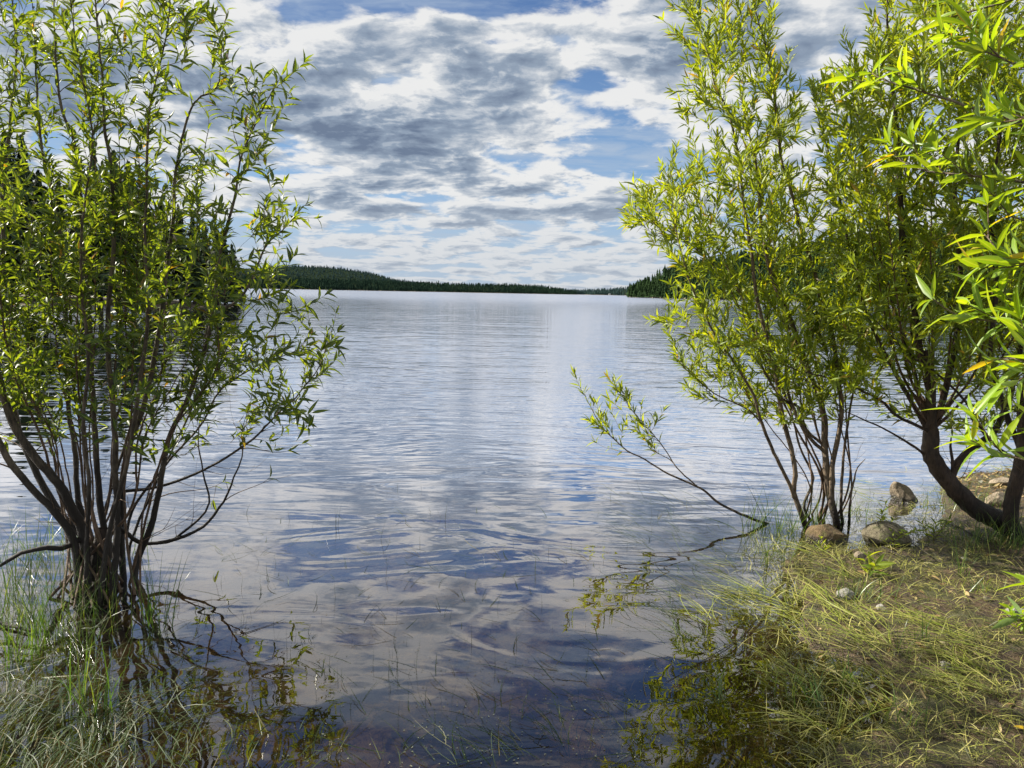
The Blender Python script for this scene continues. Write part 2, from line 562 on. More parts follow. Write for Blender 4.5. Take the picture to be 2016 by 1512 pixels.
def leaves_geo(acc, pos, D, N, L, Wd, curl, fold=0.25, side_curl=None):
    """vectorised lance leaves; 14 verts each"""
    pos, D, N = map(np.asarray, (pos, D, N))
    n = len(pos)
    if n == 0: return
    D = nrm(D); S = nrm(np.cross(D, N)); N = np.cross(S, D)
    L = np.asarray(L)[:, None]; Wd = np.asarray(Wd)[:, None]; curl = np.asarray(curl)[:, None]
    sc = np.zeros((n, 1)) if side_curl is None else np.asarray(side_curl)[:, None]

    def at(t, w, lift):
        return pos + D * L * t + S * (Wd * w + sc * L * t * t) + N * (-curl * L * t * t + lift * Wd * abs(w))
    rows = [at(0, 0, 0)]
    for t, w in zip(ROW_T, ROW_W):
        rows += [at(t, -w, fold * 2), at(t, 0, 0), at(t, w, fold * 2)]
    rows.append(at(1.0, 0, 0))
    V = np.stack(rows, 1)
    k = V.shape[1]
    q = []
    q += [(0, 2, 1, 1), (0, 3, 2, 2)]
    fs = [(0, 2, 1), (0, 3, 2), (k - 1, k - 4, k - 3), (k - 1, k - 3, k - 2)]
    for r in range(3):
        o = 1 + 3 * r
        for (a, b, c, d) in ((o, o + 1, o + 4, o + 3), (o + 1, o + 2, o + 5, o + 4)):
            fs += [(a, b, c), (a, c, d)]
    F = (np.array(fs)[None] + (np.arange(n) * k)[:, None, None]).reshape(-1, 3)
    acc.add(V.reshape(-1, 3), F)
    acc.rib = getattr(acc, 'rib', 0) + n


def blades_geo(acc, base, heading, L, Wd, up0, up1, rng, seg=5, minz=None):
    """grass ribbons: heading = unit xy; elevation angle goes from up0 to up1 along the blade"""
    n = len(base)
    if n == 0: return
    base = np.asarray(base, float); heading = nrm(np.asarray(heading, float))
    L = np.asarray(L)[:, None]; Wd = np.asarray(Wd)
    side = np.cross(heading, [0, 0, 1.0]); side = nrm(side + np.array([0, 0, 1.0]) * rng.normal(0, 0.35, (n, 1)))
    p = base.copy(); rows = []
    turn = rng.normal(0, 0.10, (n, 1))
    hd = heading.copy()
    for k in range(seg + 1):
        t = k / seg
        w = Wd * (1 - t ** 2.2) * (0.75 + 0.25 * math.sin(math.pi * min(1, t * 1.3)))
        w = np.maximum(w, Wd * 0.08)[:, None]
        rows.append(np.stack([p - side * w * 0.5, p + side * w * 0.5], 1))
        e = (up0 + (up1 - up0) * t)[:, None]
        hd = nrm(hd + np.cross(hd, [0, 0, 1.0]) * turn)
        p = p + (hd * np.cos(e) + np.array([0, 0, 1.0]) * np.sin(e)) * L / seg
        if minz is not None: p[:, 2] = np.maximum(p[:, 2], minz)
    V = np.stack(rows, 1).reshape(n, -1, 3)
    k = V.shape[1]
    fs = []
    for r in range(seg):
        o = 2 * r
        fs.append((o, o + 1, o + 3, o + 2))
    F = (np.array(fs)[None] + (np.arange(n) * k)[:, None, None]).reshape(-1, 4)
    acc.add(V.reshape(-1, 3), F)


# ------------------------------------------------------------------ terrain
def in_poly(x, y, poly):
    poly = np.asarray(poly); c = np.zeros(x.shape, bool)
    j = len(poly) - 1
    for i in range(len(poly)):
        xi, yi = poly[i]; xj, yj = poly[j]
        with np.errstate(divide='ignore', invalid='ignore'):
            c ^= ((yi > y) != (yj > y)) & (x < (xj - xi) * (y - yi) / (yj - yi + 1e-12) + xi)
        j = i
    return c


def sdf(x, y, poly):
    """positive inside"""
    poly = np.asarray(poly, float); d = np.full(x.shape, 1e18)
    for i in range(len(poly)):
        a = poly[i]; b = poly[(i + 1) % len(poly)]; e = b - a
        t = np.clip(((x - a[0]) * e[0] + (y - a[1]) * e[1]) / (e @ e), 0, 1)
        d = np.minimum(d, (x - a[0] - t * e[0]) ** 2 + (y - a[1] - t * e[1]) ** 2)
    d = np.sqrt(d)
    return np.where(in_poly(x, y, poly), d, -d)


shore_px = [(1560, 1560), (1650, 1470), (1760, 1430), (1760, 1340), (1560, 1260), (1590, 1180), (1530, 1120), (1590, 1078), (1700, 1085),
            (1800, 1075), (1850, 1040), (1860, 1000), (1850, 965), (1900, 935), (2016, 925), (2150, 915)]
LAND = [tuple(G(*p)[:2]) for p in shore_px]
LAND = [(0.9, 1.75)] + LAND + [(6, 7.2), (9, 10), (16, 14), (40, 30), (140, 60), (320, 60), (320, -200), (-300, -200), (-300, 0), (-40, -3), (-3.2, 0.8), (-1.6, 1.3)]
POINT = [(-21, 58), (-26, 55), (-40, 50), (-60, 44), (-90, 40), (-200, 30), (-260, 80), (-200, 140), (-90, 130), (-50, 100), (-30, 75), (-22, 64)]


def vnoise(x, y, s, seed=0):
    x = x * s + seed * 17.3; y = y * s + seed * 5.1
    return (np.sin(x * 1.7 + 1.3 * np.sin(y * 1.1)) + np.sin(y * 2.1 + 1.7 * np.sin(x * 0.9 + 2)) + np.sin((x + y) * 1.3 + 2.0 * np.sin(x * 0.7 - y * 0.6))) / 3


def ground_z(x, y):
    x = np.asarray(x, float); y = np.asarray(y, float)
    s1 = sdf(x, y, LAND)
    s2 = sdf(x, y, POINT)
    s = np.maximum(s1, s2)
    up = 0.012 + 0.055 * np.clip(s / 0.5, 0, 1) + 0.12 * np.clip((s - 0.5) / 3, 0, 1) + 1.5 * np.clip((s - 6) / 60, 0, 1)
    dn = -0.012 - 0.06 * np.clip(-s / 0.6, 0, 1) - 0.12 * np.clip((-s - 0.6) / 1.5, 0, 1) - 0.5 * np.clip((-s - 2) / 5, 0, 1) - 4 * np.clip((-s - 6) / 60, 0, 1)
    z = np.where(s > 0, up, dn)
    near = np.exp(-((x / 14) ** 2 + (y / 14) ** 2))
    z = z + near * (0.014 * vnoise(x, y, 6) + 0.009 * vnoise(x, y, 19, 2) + 0.005 * vnoise(x, y, 47, 5))
    b = G(170, 1175)
    hum = np.exp(-(((x - b[0] + 0.25) / 0.75) ** 2 + ((y - b[1] + 0.1) / 0.35) ** 2))
    z = z * (1 - hum) + hum * np.maximum(z, -0.045 + 0.030 * vnoise(x, y, 11, 3))
    return z


def axis(near_lo, near_hi, step, far, grow=1.18):
    a = list(np.arange(near_lo, near_hi, step))
    s = step; v = near_hi
    while v < far:
        a.append(v); s *= grow; v += s
    a.append(far)
    s = step; v = near_lo - step
    lo = []
    while v > -far:
        lo.append(v); s *= grow; v -= s
    lo.append(-far)
    return np.array(lo[::-1] + a)


xs = axis(-3.5, 4.5, 0.04, 6000)
ys = axis(0.8, 7.0, 0.04, 6000)
XX, YY = np.meshgrid(xs, ys)
ZZ = ground_z(XX, YY)
V = np.stack([XX, YY, ZZ], -1).reshape(-1, 3)
nx, ny = len(xs), len(ys)
i = (np.arange(ny - 1)[:, None] * nx + np.arange(nx - 1)[None]).ravel()
gnd = mesh_obj('ground', V, np.stack([i, i + 1, i + nx + 1, i + nx], 1), M['ground'])
tag(gnd, kind='structure')
wxs = axis(-8, 8, 1.0, 6000, 1.5); wys = axis(0, 12, 1.0, 6000, 1.5)
XX, YY = np.meshgrid(wxs, wys)
nx, ny = len(wxs), len(wys)
i = (np.arange(ny - 1)[:, None] * nx + np.arange(nx - 1)[None]).ravel()
wat = mesh_obj('water', np.stack([XX, YY, XX * 0], -1).reshape(-1, 3), np.stack([i, i + 1, i + nx + 1, i + nx], 1), M['water'])
tag(wat, kind='structure')


# ------------------------------------------------------------------ far hills and woods
def hor_y(px): return 576.6 + math.tan(ROLL) * (px - 1008)


def conifer_batch(acc, pos, hgt, rad, rng, tiers=4, sides=5):
    n = len(pos)
    ang = np.linspace(0, 2 * np.pi, sides, endpoint=False)
    for k in range(tiers):
        t0 = 0.08 + 0.8 * k / tiers
        t1 = min(1.0, t0 + 1.35 * 0.92 / tiers)
        r = rad * (1 - t0) ** 0.85 * rng.uniform(0.8, 1.2, n)
        a = ang[None] + rng.uniform(0, 6.28, (n, 1))
        rr = r[:, None] * rng.uniform(0.65, 1.25, (n, sides))
        ring = np.stack([pos[:, 0:1] + np.cos(a) * rr, pos[:, 1:2] + np.sin(a) * rr,
                         pos[:, 2:3] + (hgt * t0)[:, None] + rng.uniform(-0.04, 0.04, (n, sides)) * hgt[:, None]], -1)
        top = (pos + np.stack([rng.normal(0, .02, n) * hgt, rng.normal(0, .02, n) * hgt, hgt * t1], -1))[:, None]
        Vv = np.concatenate([ring, top], 1)
        fs = np.array([(j, (j + 1) % sides, sides) for j in range(sides)])
        F = (fs[None] + (np.arange(n) * (sides + 1))[:, None, None]).reshape(-1, 3)
        acc.add(Vv.reshape(-1, 3), F)


def hill(name, px_list, tree_top, D_list, depth, treeh, count, mat, rng, wood_name, base_strip=0.0):
    """a ridge whose wooded skyline runs through the given photo points"""
    pxs = np.linspace(px_list[0], px_list[-1], 90)
    D = np.interp(pxs, px_list, D_list)
    topy = np.interp(pxs, px_list, tree_top)
    Xf = np.array([P(p, hor_y(p), d)[0] for p, d in zip(pxs, D)])
    Hh = np.array([(hor_y(p) - t) / FPX for p, t in zip(pxs, topy)]) * (D + depth * 0.5) + H - treeh * 0.8
    Hh = np.maximum(Hh, 1.0)
    vs = np.linspace(0, 1, 12)
    prof = np.where(vs < 0.6, np.sin(vs / 0.6 * np.pi / 2), np.cos((vs - 0.6) / 0.4 * np.pi / 2))
    Dg = D[:, None] + vs[None] * depth
    Xg = Xf[:, None] * (Dg / D[:, None])
    Zg = Hh[:, None] * prof[None] + 0.6 - 4.0 * (vs[None] == 0) - 4 * (vs[None] == 1)
    V = np.stack([Xg, Dg, Zg], -1).reshape(-1, 3)
    a, b = len(pxs), len(vs)
    i = (np.arange(a - 1)[:, None] * b + np.arange(b - 1)[None]).ravel()
    o = mesh_obj(name, V, np.stack([i, i + b, i + b + 1, i + 1], 1), M['hill'])
    tag(o, kind='structure')
    u = rng.uniform(0, 1, count) * (a - 1); w = rng.beta(1.0, 1.3, count) * 0.72
    w[:count // 7] = rng.uniform(0.008, 0.035, count // 7); w = np.maximum(w, 0.008)
    u0 = np.floor(u).astype(int); fu = u - u0; u0 = np.minimum(u0, a - 2)
    Du = D[u0] * (1 - fu) + D[u0 + 1] * fu; Xu = Xf[u0] * (1 - fu) + Xf[u0 + 1] * fu; Hu = Hh[u0] * (1 - fu) + Hh[u0 + 1] * fu
    pr_ = np.where(w < 0.6, np.sin(w / 0.6 * np.pi / 2), np.cos((w - 0.6) / 0.4 * np.pi / 2))
    dd = Du + w * depth
    pos = np.stack([Xu * dd / Du, dd, Hu * pr_ - 0.3], -1)
    hg = treeh * rng.uniform(0.6, 1.15, count) * np.where(rng.random(count) < 0.04, 1.35, 1)
    acc = Acc()
    conifer_batch(acc, pos, hg, hg * rng.uniform(0.17, 0.30, count), rng)
    w_ = acc.build(wood_name, mat, smooth_=False)
    return w_


rng = np.random.default_rng(5)
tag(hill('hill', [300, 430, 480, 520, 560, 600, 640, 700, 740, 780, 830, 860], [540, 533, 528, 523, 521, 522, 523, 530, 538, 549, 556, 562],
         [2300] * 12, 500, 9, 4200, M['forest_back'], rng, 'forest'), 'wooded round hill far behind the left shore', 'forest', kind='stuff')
tag(hill('hill', [300, 450, 500, 560, 640, 740, 800, 860, 920, 1000, 1060, 1100, 1135], [545, 540, 543, 546, 549, 551, 554, 556, 558, 558, 561, 566, 572],
         [1050, 1150, 1200, 1250, 1350, 1500, 1600, 1700, 1800, 1900, 2000, 2100, 2200], 260, 8.5, 5200, M['forest_left'], rng, 'forest'),
    'dark band of conifers along the far shore', 'forest', kind='stuff')
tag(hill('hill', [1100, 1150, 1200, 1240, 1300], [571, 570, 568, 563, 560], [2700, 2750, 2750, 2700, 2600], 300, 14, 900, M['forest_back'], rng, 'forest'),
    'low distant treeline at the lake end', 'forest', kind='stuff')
tag(hill('hill', [1236, 1262, 1290, 1320, 1400, 1560, 1750, 2016, 2300], [562, 552, 540, 524, 505, 478, 450, 430, 420],
         [560, 540, 520, 500, 450, 380, 330, 300, 280], 160, 7.0, 4600, M['forest_right'], rng, 'forest'),
    'dark wooded slope rising behind the right willows', 'forest', kind='stuff')


def box(acc, lo, hi):
    lo = np.asarray(lo, float); hi = np.asarray(hi, float)
    v = np.array([[lo[0] if i & 1 == 0 else hi[0], lo[1] if i & 2 == 0 else hi[1], lo[2] if i & 4 == 0 else hi[2]] for i in range(8)])
    acc.add(v, np.array([(0, 2, 3, 1), (4, 5, 7, 6), (0, 1, 5, 4), (2, 6, 7, 3), (0, 4, 6, 2), (1, 3, 7, 5)]))


cb = P(1200, 577.5, 2600); cb[2] = 1.0
cab = thing('cabin', cb, 'tiny white cabin on the farthest shore line', 'cabin')
a = Acc(); box(a, (-3, -2, 0), (3, 2, 3.0)); a.build('wall', M['cabin_wall'], cab, smooth_=False)
a = Acc(); a.add(np.array([(-3.3, -2.4, 3.0), (3.3, -2.4, 3.0), (3.3, 2.4, 3.0), (-3.3, 2.4, 3.0), (-3.3, 0, 4.4), (3.3, 0, 4.4)]),
                 np.array([(0, 1, 5, 4), (2, 3, 4, 5), (0, 3, 2, 1), (0, 4, 3, 3), (1, 2, 5, 5)]))
a.f = [np.array([(0, 1, 5), (0, 5, 4), (2, 3, 4), (2, 4, 5), (0, 3, 2), (0, 2, 1), (0, 4, 3), (1, 2, 5)])]
a.build('roof', M['cabin_roof'], cab, smooth_=False)
a = Acc(); box(a, (-0.5, -2.06, 0), (0.5, -2.003, 2.1)); a.build('door', M['cabin_roof'], cab, smooth_=False)


# near-left shore conifers
def conifer(h, seed):
    rng = np.random.default_rng(seed)
    tr = Acc(); tube(tr, np.array([[0, 0, -0.3], [0.02, 0, h * 0.3], [0, 0.03, h * 0.7], [0, 0, h]]), [h * 0.018, h * 0.014, h * 0.008, 0.01], 7)
    V = []; F = []; n = 0
    z = h * 0.10
    while z < h * 0.985:
        t = z / h
        Rr = h * 0.20 * (1 - t) ** 0.8 * rng.uniform(0.8, 1.1) + 0.08
        for k in range(int(9 - 4 * t)):
            if rng.random() < 0.12: continue
            a = rng.uniform(0, 6.283); r = Rr * rng.uniform(0.55, 1.25)
            d = np.array([math.cos(a), math.sin(a), 0]); s = np.array([-d[1], d[0], 0])
            m_ = max(3, int(r / 0.14))
            for q in range(m_):
                f = (q + 0.6) / m_
                c = np.array([0, 0, z - 0.22 * r * f ** 1.2 + 0.10 * r * f ** 3]) + d * r * f
                for sg in (-1, 1):
                    wl = 0.42 * r * (1 - f * 0.75) * rng.uniform(0.7, 1.2) + 0.06
                    e = c + s * sg * wl + d * wl * 0.6 + np.array([0, 0, -0.55 * wl + rng.normal(0, 0.10)])
                    nn = np.array([0, 0, 0.16])
                    V += [c - d * 0.09 + nn, c + d * 0.12 - nn, e - nn * rng.uniform(0, 2), e - d * 0.14 + nn]
                    F.append((n, n + 1, n + 2, n + 3)); n += 4
        z += h * 0.018 * rng.uniform(0.7, 1.3) + 0.07
    for k in range(150):   # inner mass of older boughs
        t = rng.uniform(0.12, 0.93); a = rng.uniform(0, 6.283); Rr = h * 0.13 * (1 - t) ** 0.8
        d = np.array([math.cos(a), math.sin(a), 0]); s = np.array([-d[1], d[0], 0]); c = np.array([0, 0, t * h])
        V += [c - s * Rr * .7, c + s * Rr * .7, c + d * Rr + s * Rr * .4 - [0, 0, .10 * h * (1.1 - t)], c + d * Rr - s * Rr * .5 - [0, 0, .08 * h]]
        F.append((n, n + 1, n + 2, n + 3)); n += 4
    cr = Acc(); cr.add(np.array(V), np.array(F))
    return tr, cr


protos = []
# photo x, photo y of the top, distance, place label
shore_trees = [(8, 252, 58), (42, 262, 66), (75, 330, 60), (115, 350, 70), (150, 345, 62), (185, 300, 64), (222, 292, 58), (252, 312, 68),
               (285, 360, 61), (318, 392, 70), (350, 400, 64), (378, 418, 60), (402, 432, 68), (425, 440, 62), (440, 455, 66), (456, 478, 72),
               (-60, 260, 62), (-120, 240, 60)]
order = ['first', 'second', 'third', 'fourth', 'fifth', 'sixth', 'seventh', 'eighth', 'ninth', 'tenth', 'eleventh', 'twelfth', 'thirteenth', 'fourteenth', 'fifteenth', 'sixteenth']
for k, (px, py, d) in enumerate(shore_trees):
    top = P(px, py, d)
    gz = float(ground_z(np.array([top[0]]), np.array([top[1]]))[0])
    hh = top[2] - gz
    if k < 4:
        tr, cr = conifer(12.0, 40 + k)
        e = thing('conifer_tree', (top[0], top[1], gz), '', 'tree', 'dark conifers on the left shore')
        a = tr.build('trunk', M['conifer_bark'], e); b = cr.build('crown', M['needles'], e, smooth_=False)
        protos.append((a, b))
    else:
        e = thing('conifer_tree', (top[0], top[1], gz), '', 'tree', 'dark conifers on the left shore')
        for src in protos[k % 4]:
            c = src.copy(); c.parent = e; COL.objects.link(c)
    s = hh / 12.0
    e.scale = (max(s, 0.55), max(s, 0.55), s); e.rotation_euler = (0, 0, k * 1.3)
    if k < 16: e['label'] = '%s dark conifer counted from the left, on the shore behind the left willow' % order[k]
    else: e['label'] = 'tall dark conifer on the shore just past the left edge' + (' and farther out' if k == 17 else '')


# ------------------------------------------------------------------ willows
class Shrub:
    def __init__(s, name, base, label, cat, mats, seed):
        s.base = np.array(base, float)
        s.e = thing(name, base, label, cat)
        s.rng = np.random.default_rng(seed)
        s.mats = mats
        s.np_, s.nd, s.nr = [], [], []
        s.tw = Acc(); s.lf = Acc(); s.leafpos = []; s.leaf_lines = []

    def stem(s, pxs, d, r0, r1, name='stem', leafy=None, ground=True, own=True, first=None):
        """trace a stem through photo points; d = distance at foot and at tip"""
        n = len(pxs)
        pts = [P(x, y, d[0] + (d[1] - d[0]) * k / max(1, n - 1)) for k, (x, y) in enumerate(pxs)]
        if first is not None: pts = [np.array(first, float)] + pts
        pts = resample(pts, 0.04)
        m_ = len(pts)
        t = np.linspace(0, 1, m_)
        wob = np.stack([np.convolve(s.rng.normal(0, 1, m_ + 8), np.ones(9) / 9, 'valid') for _ in range(3)], -1) * 0.012
        pts = pts + wob * np.minimum(1, t * 6)[:, None]
        rad = r0 * (1 - t) ** 0.8 + r1
        if own:
            a = Acc(); tube(a, pts, rad, 9 if r0 > 0.012 else 6, 0.06, s.rng)
            a.build(name, s.mats[0], s.e, s.base)
        else:
            tube(s.tw, pts, rad, 6, 0.05, s.rng)
        s.addnodes(pts, rad)
        if leafy is not None: s.leaf_lines.append((pts, leafy))
        return pts

    def addnodes(s, pts, rad):
        s.np_.append(pts); s.nd.append(nrm(np.gradient(pts, axis=0))); s.nr.append(np.broadcast_to(rad, (len(pts),)))

    def grow(s, targets, leaf_from=0.3, minr=0.0011, up=0.35, minz=0.25, kr=0.0065):
        targets = sorted(targets, key=lambda T: np.linalg.norm(T - s.base))
        NP = np.concatenate(s.np_); ND = np.concatenate(s.nd); NR = np.concatenate(s.nr)
        for T in targets:
            v = T - NP; L = np.linalg.norm(v, axis=1) + 1e-6
            cs = (v * ND).sum(1) / L
            cost = L * (1 + 1.3 * (1 - cs)) + np.where(NP[:, 2] < minz, 3.0, 0) + np.where(L < 0.10, 0.5, 0) + np.where(NP[:, 2] > T[2] + 0.05, 0.4, 0)
            k = int(np.argmin(cost)); Lk = L[k]
            vn = v[k] / Lk
            m0 = nrm(ND[k] * 0.6 + vn * 0.6) * Lk
            m1 = nrm(vn + np.array([0, 0, up]) + s.rng.normal(0, 0.15, 3)) * Lk
            q = max(5, int(Lk / 0.035))
            t = np.linspace(0, 1, q)[:, None]
            pts = (2 * t ** 3 - 3 * t ** 2 + 1) * NP[k] + (t ** 3 - 2 * t ** 2 + t) * m0 + (-2 * t ** 3 + 3 * t ** 2) * T + (t ** 3 - t ** 2) * m1
            wob = np.stack([np.convolve(s.rng.normal(0, 1, q + 4), np.ones(5) / 5, 'valid') for _ in range(3)], -1) * 0.006
            pts = pts + wob * np.minimum(1, t * 4)
            r0 = min(NR[k] * 0.8, minr + kr * Lk)
            rad = r0 * (1 - t[:, 0] * 0.8) + minr * 0.3
            tube(s.tw, pts, rad, 5)
            NP = np.concatenate([NP, pts[1:]]); ND = np.concatenate([ND, nrm(np.gradient(pts, axis=0))[1:]]); NR = np.concatenate([NR, rad[1:]])
            s.leaf_lines.append((pts, leaf_from))
        s.np_, s.nd, s.nr = [NP], [ND], [NR]

    def leaves(s, spacing, L, aspect, shoot_gap, shoot_len, curl, droop=0.15, dens=None, shoots=True, open_=0.65):
        rng = s.rng
        lines = []
        for pts, frac in s.leaf_lines:
            n = len(pts); i0 = int(n * frac)
            seg = pts[i0:]
            if len(seg) < 3: continue
            lines.append((seg, 1.0))
            ln = np.linalg.norm(np.diff(seg, axis=0), axis=1).sum()
            if not shoots: continue
            k = int(ln / shoot_gap * rng.uniform(0.7, 1.3))
            for j in range(k):
                f = rng.uniform(0, 1)
                if dens is not None and rng.random() > dens(seg[int(f * (len(seg) - 1))]): continue
                q = seg[int(f * (len(seg) - 1))]
                td = nrm(seg[min(len(seg) - 1, int(f * (len(seg) - 1)) + 1)] - seg[max(0, int(f * (len(seg) - 1)) - 1)])
                dr = nrm(td * 0.75 + rng.normal(0, 0.42, 3) + np.array([0, 0, 0.30]))
                sl_ = rng.uniform(*shoot_len)
                m_ = 6
                t = np.linspace(0, 1, m_)[:, None]
                sp = q + dr * sl_ * t + np.array([0, 0, 0.18]) * sl_ * t ** 2 + rng.normal(0, 0.05, 3) * sl_ * t ** 2
                tube(s.tw, sp, np.linspace(0.0016, 0.0008, m_), 4)
                lines.append((sp, 0.55))
        pos, D, N, LL, WW, CC, SC = [], [], [], [], [], [], []
        for seg, sp_k in lines:
            ds = np.linalg.norm(np.diff(seg, axis=0), axis=1); cum = np.concatenate([[0], np.cumsum(ds)])
            tot = cum[-1]
            st = np.arange(0.01, tot, spacing * sp_k) + rng.uniform(-0.3, 0.3) * spacing
            st = np.concatenate([st, [tot, tot, tot - 0.004]]).clip(0, tot)
            p = np.stack([np.interp(st, cum, seg[:, q]) for q in range(3)], -1)
            tg = nrm(np.gradient(seg, axis=0)); T = nrm(np.stack([np.interp(st, cum, tg[:, q]) for q in range(3)], -1))
            k = len(st)
            if dens is not None:
                keep = np.array([rng.random() < dens(q) for q in p]); keep[-1] = True
                p, T = p[keep], T[keep]; k = len(p)
            ang = rng.uniform(0, 6.28) + np.arange(k) * 2.4
            ref = nrm(np.cross(T, rng.normal(0, 1, 3)[None])); r2 = np.cross(T, ref)
            rad = ref * np.cos(ang)[:, None] + r2 * np.sin(ang)[:, None]
            a = rng.uniform(open_ * 0.55, open_ * 1.4, k)[:, None]
            dd = nrm(T * np.cos(a) + rad * np.sin(a) + np.array([0, 0, -droop]) + rng.normal(0, 0.12, (k, 3)))
            nn = T + rng.normal(0, 0.35, (k, 3)) + np.array([0, 0, 0.25])
            l = L * (0.38 + 0.85 * rng.beta(2.4, 1.6, k)) * np.linspace(1.0, 0.85, k)
            pos.append(p); D.append(dd); N.append(nn); LL.append(l); WW.append(l * aspect * rng.uniform(0.8, 1.2, k)); CC.append(rng.uniform(0.3, 1.2, k) * curl); SC.append(rng.normal(0, 0.08, k))
        pos = np.concatenate(pos)
        leaves_geo(s.lf, pos, np.concatenate(D), np.concatenate(N), np.concatenate(LL), np.concatenate(WW) * 0.5, np.concatenate(CC), 0.22, np.concatenate(SC))
        s.leafpos = pos
        print(s.e.name, 'leaves', len(pos), 'lines', len(lines))

    def catkins(s, n, mat, size=0.012):
        a = Acc()
        u = np.linspace(0, 2 * np.pi, 8, endpoint=False); 
        pts = np.array([[0, 0, t] for t in np.linspace(0, 1, 9)])
        rr = 0.30 * np.sin(np.linspace(0.12, np.pi - 0.1, 9)) ** 0.7
        tube(a, pts * size * 2.2, rr * size, 8, 0.18, s.rng)
        first = None
        for k in range(n):
            p = s.leafpos[s.rng.integers(len(s.leafpos))]
            if first is None: first = o = a.build('catkin', mat, s.e)
            else: o = first.copy(); o.parent = s.e; COL.objects.link(o)
            o.location = p - s.base; o.rotation_euler = (s.rng.normal(0, .7), s.rng.normal(0, .7), 0)

    def done(s):
        if s.tw.n: s.tw.build('branches', s.mats[1], s.e, s.base)
        s.lf.build('foliage', s.mats[2], s.e, s.base)


def targets_in(poly, n, d, rng, sd=None, dens=None):
    poly = np.array(poly, float); lo, hi = poly.min(0), poly.max(0)
    out = []
    while len(out) < n:
        x, y = rng.uniform(lo, hi)
        if not in_poly(np.array([x]), np.array([y]), poly)[0]: continue
        if dens and rng.random() > dens(x, y): continue
        out.append(P(x, y, rng.uniform(*d)))
    return out


# --- left willow, standing in the shallows
lb = G(190, 1172); lb[2] = 0
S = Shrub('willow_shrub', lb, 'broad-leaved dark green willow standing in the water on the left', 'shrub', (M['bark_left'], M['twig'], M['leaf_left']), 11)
a = Acc()
foot = lambda dx, dy=0: np.array([lb[0] + dx, lb[1] + dy, -0.12])
tube(a, resample([foot(0), P(190, 1150, 3.75), P(200, 1090, 3.76), P(205, 1040, 3.78)], 0.03), np.linspace(0.085, 0.035, len(resample([foot(0), P(190, 1150, 3.75), P(200, 1090, 3.76), P(205, 1040, 3.78)], 0.03))), 12, 0.12, S.rng)
a.build('trunk', M['bark_dark'], S.e, S.base)
J = P(195, 1080, 3.76)
st = S.stem
st([(232, 1010), (227, 868), (222, 812), (215, 708), (212, 639), (215, 552), (220, 451), (217, 312), (208, 271), (201, 139), (189, 35), (184, -80)], (3.74, 3.8), 0.016, 0.002, leafy=0.55, first=foot(0.08, -.03))
st([(270, 1110), (302, 1020), (333, 868), (365, 795), (392, 708), (417, 622), (427, 545), (440, 470), (465, 392), (480, 300), (520, 215), (548, 160)], (3.85, 4.0), 0.017, 0.0015, leafy=0.6, first=foot(0.14, 0.05))
st([(205, 1060), (194, 986), (187, 847), (180, 725), (175, 600), (160, 450), (150, 300), (120, 200), (105, 60), (110, -60)], (3.85, 4.1), 0.016, 0.002, leafy=0.5, first=foot(0.02, 0.08))
st([(238, 1060), (240, 951), (257, 865), (288, 778), (312, 656), (325, 560), (344, 417), (347, 347), (378, 208), (427, 174), (440, 90), (450, 20)], (3.95, 4.2), 0.017, 0.0015, leafy=0.5, first=foot(0.08, 0.1))
st([(165, 1060), (139, 996), (115, 951), (69, 899), (28, 830), (0, 743), (-40, 640), (-60, 480), (-50, 300), (-40, 120)], (3.7, 3.5), 0.023, 0.003, leafy=0.5, first=foot(-0.03, -.04))
st([(150, 1085), (110, 1010), (52, 951), (0, 882), (-60, 760), (-120, 600), (-150, 400)], (3.65, 3.4), 0.019, 0.003, leafy=0.5, first=foot(-0.06, -.06))
st([(180, 1060), (156, 986), (149, 882), (135, 812), (130, 700), (125, 560), (110, 420), (85, 300), (70, 150), (60, 0)], (4.0, 4.3), 0.015, 0.002, leafy=0.45, first=foot(-0.02, 0.1))
st([(175, 1075), (120, 1010), (75, 935), (40, 850), (20, 740), (10, 600), (5, 430), (20, 250), (30, 100), (20, -40)], (4.0, 4.4), 0.020, 0.002, leafy=0.45, first=foot(-0.05, 0.1))
st([(252, 1050), (275, 1066), (310, 1068), (347, 1060), (399, 1036), (437, 987), (460, 940), (478, 900), (480, 850)], (3.9, 4.15), 0.010, 0.002, leafy=0.9, first=P(235, 1040, 3.85))
st([(358, 1050), (392, 1022), (413, 987), (399, 927), (392, 865), (400, 800)], (4.0, 4.1), 0.006, 0.0015, leafy=0.8, first=P(345, 1060, 4.02))
st([(236, 972), (290, 962), (347, 948), (417, 917), (486, 875), (542, 820), (590, 771), (630, 720), (655, 650), (662, 620)], (3.95, 4.4), 0.009, 0.001, leafy=0.45, first=P(225, 1010, 3.8))
st([(245, 1060), (257, 1010), (300, 950), (347, 890), (400, 830), (434, 770), (520, 715), (580, 690), (610, 660)], (4.0, 4.4), 0.009, 0.001, leafy=0.5, first=J)
st([(420, 622), (469, 590), (493, 552), (521, 486), (555, 451), (585, 420), (598, 405)], (3.95, 4.1), 0.008, 0.001, leafy=0.45, first=P(405, 665, 3.93))
st([(255, 1110), (270, 1040), (305, 960), (340, 880), (380, 790), (420, 740), (470, 640), (520, 580), (545, 540)], (4.1, 4.6), 0.009, 0.001, leafy=0.5, first=foot(0.14, 0.14))
st([(215, 1040), (250, 900), (275, 760), (290, 640), (285, 500), (290, 360), (300, 200), (330, 60), (340, -40)], (3.6, 3.5), 0.012, 0.0015, leafy=0.45, first=foot(0.05, -.1))
st([(170, 1060), (175, 960), (165, 840), (172, 700), (160, 560), (165, 420), (180, 280), (160, 140), (140, 0)], (3.6, 3.4), 0.010, 0.0015, leafy=0.45, first=foot(0, -.1))
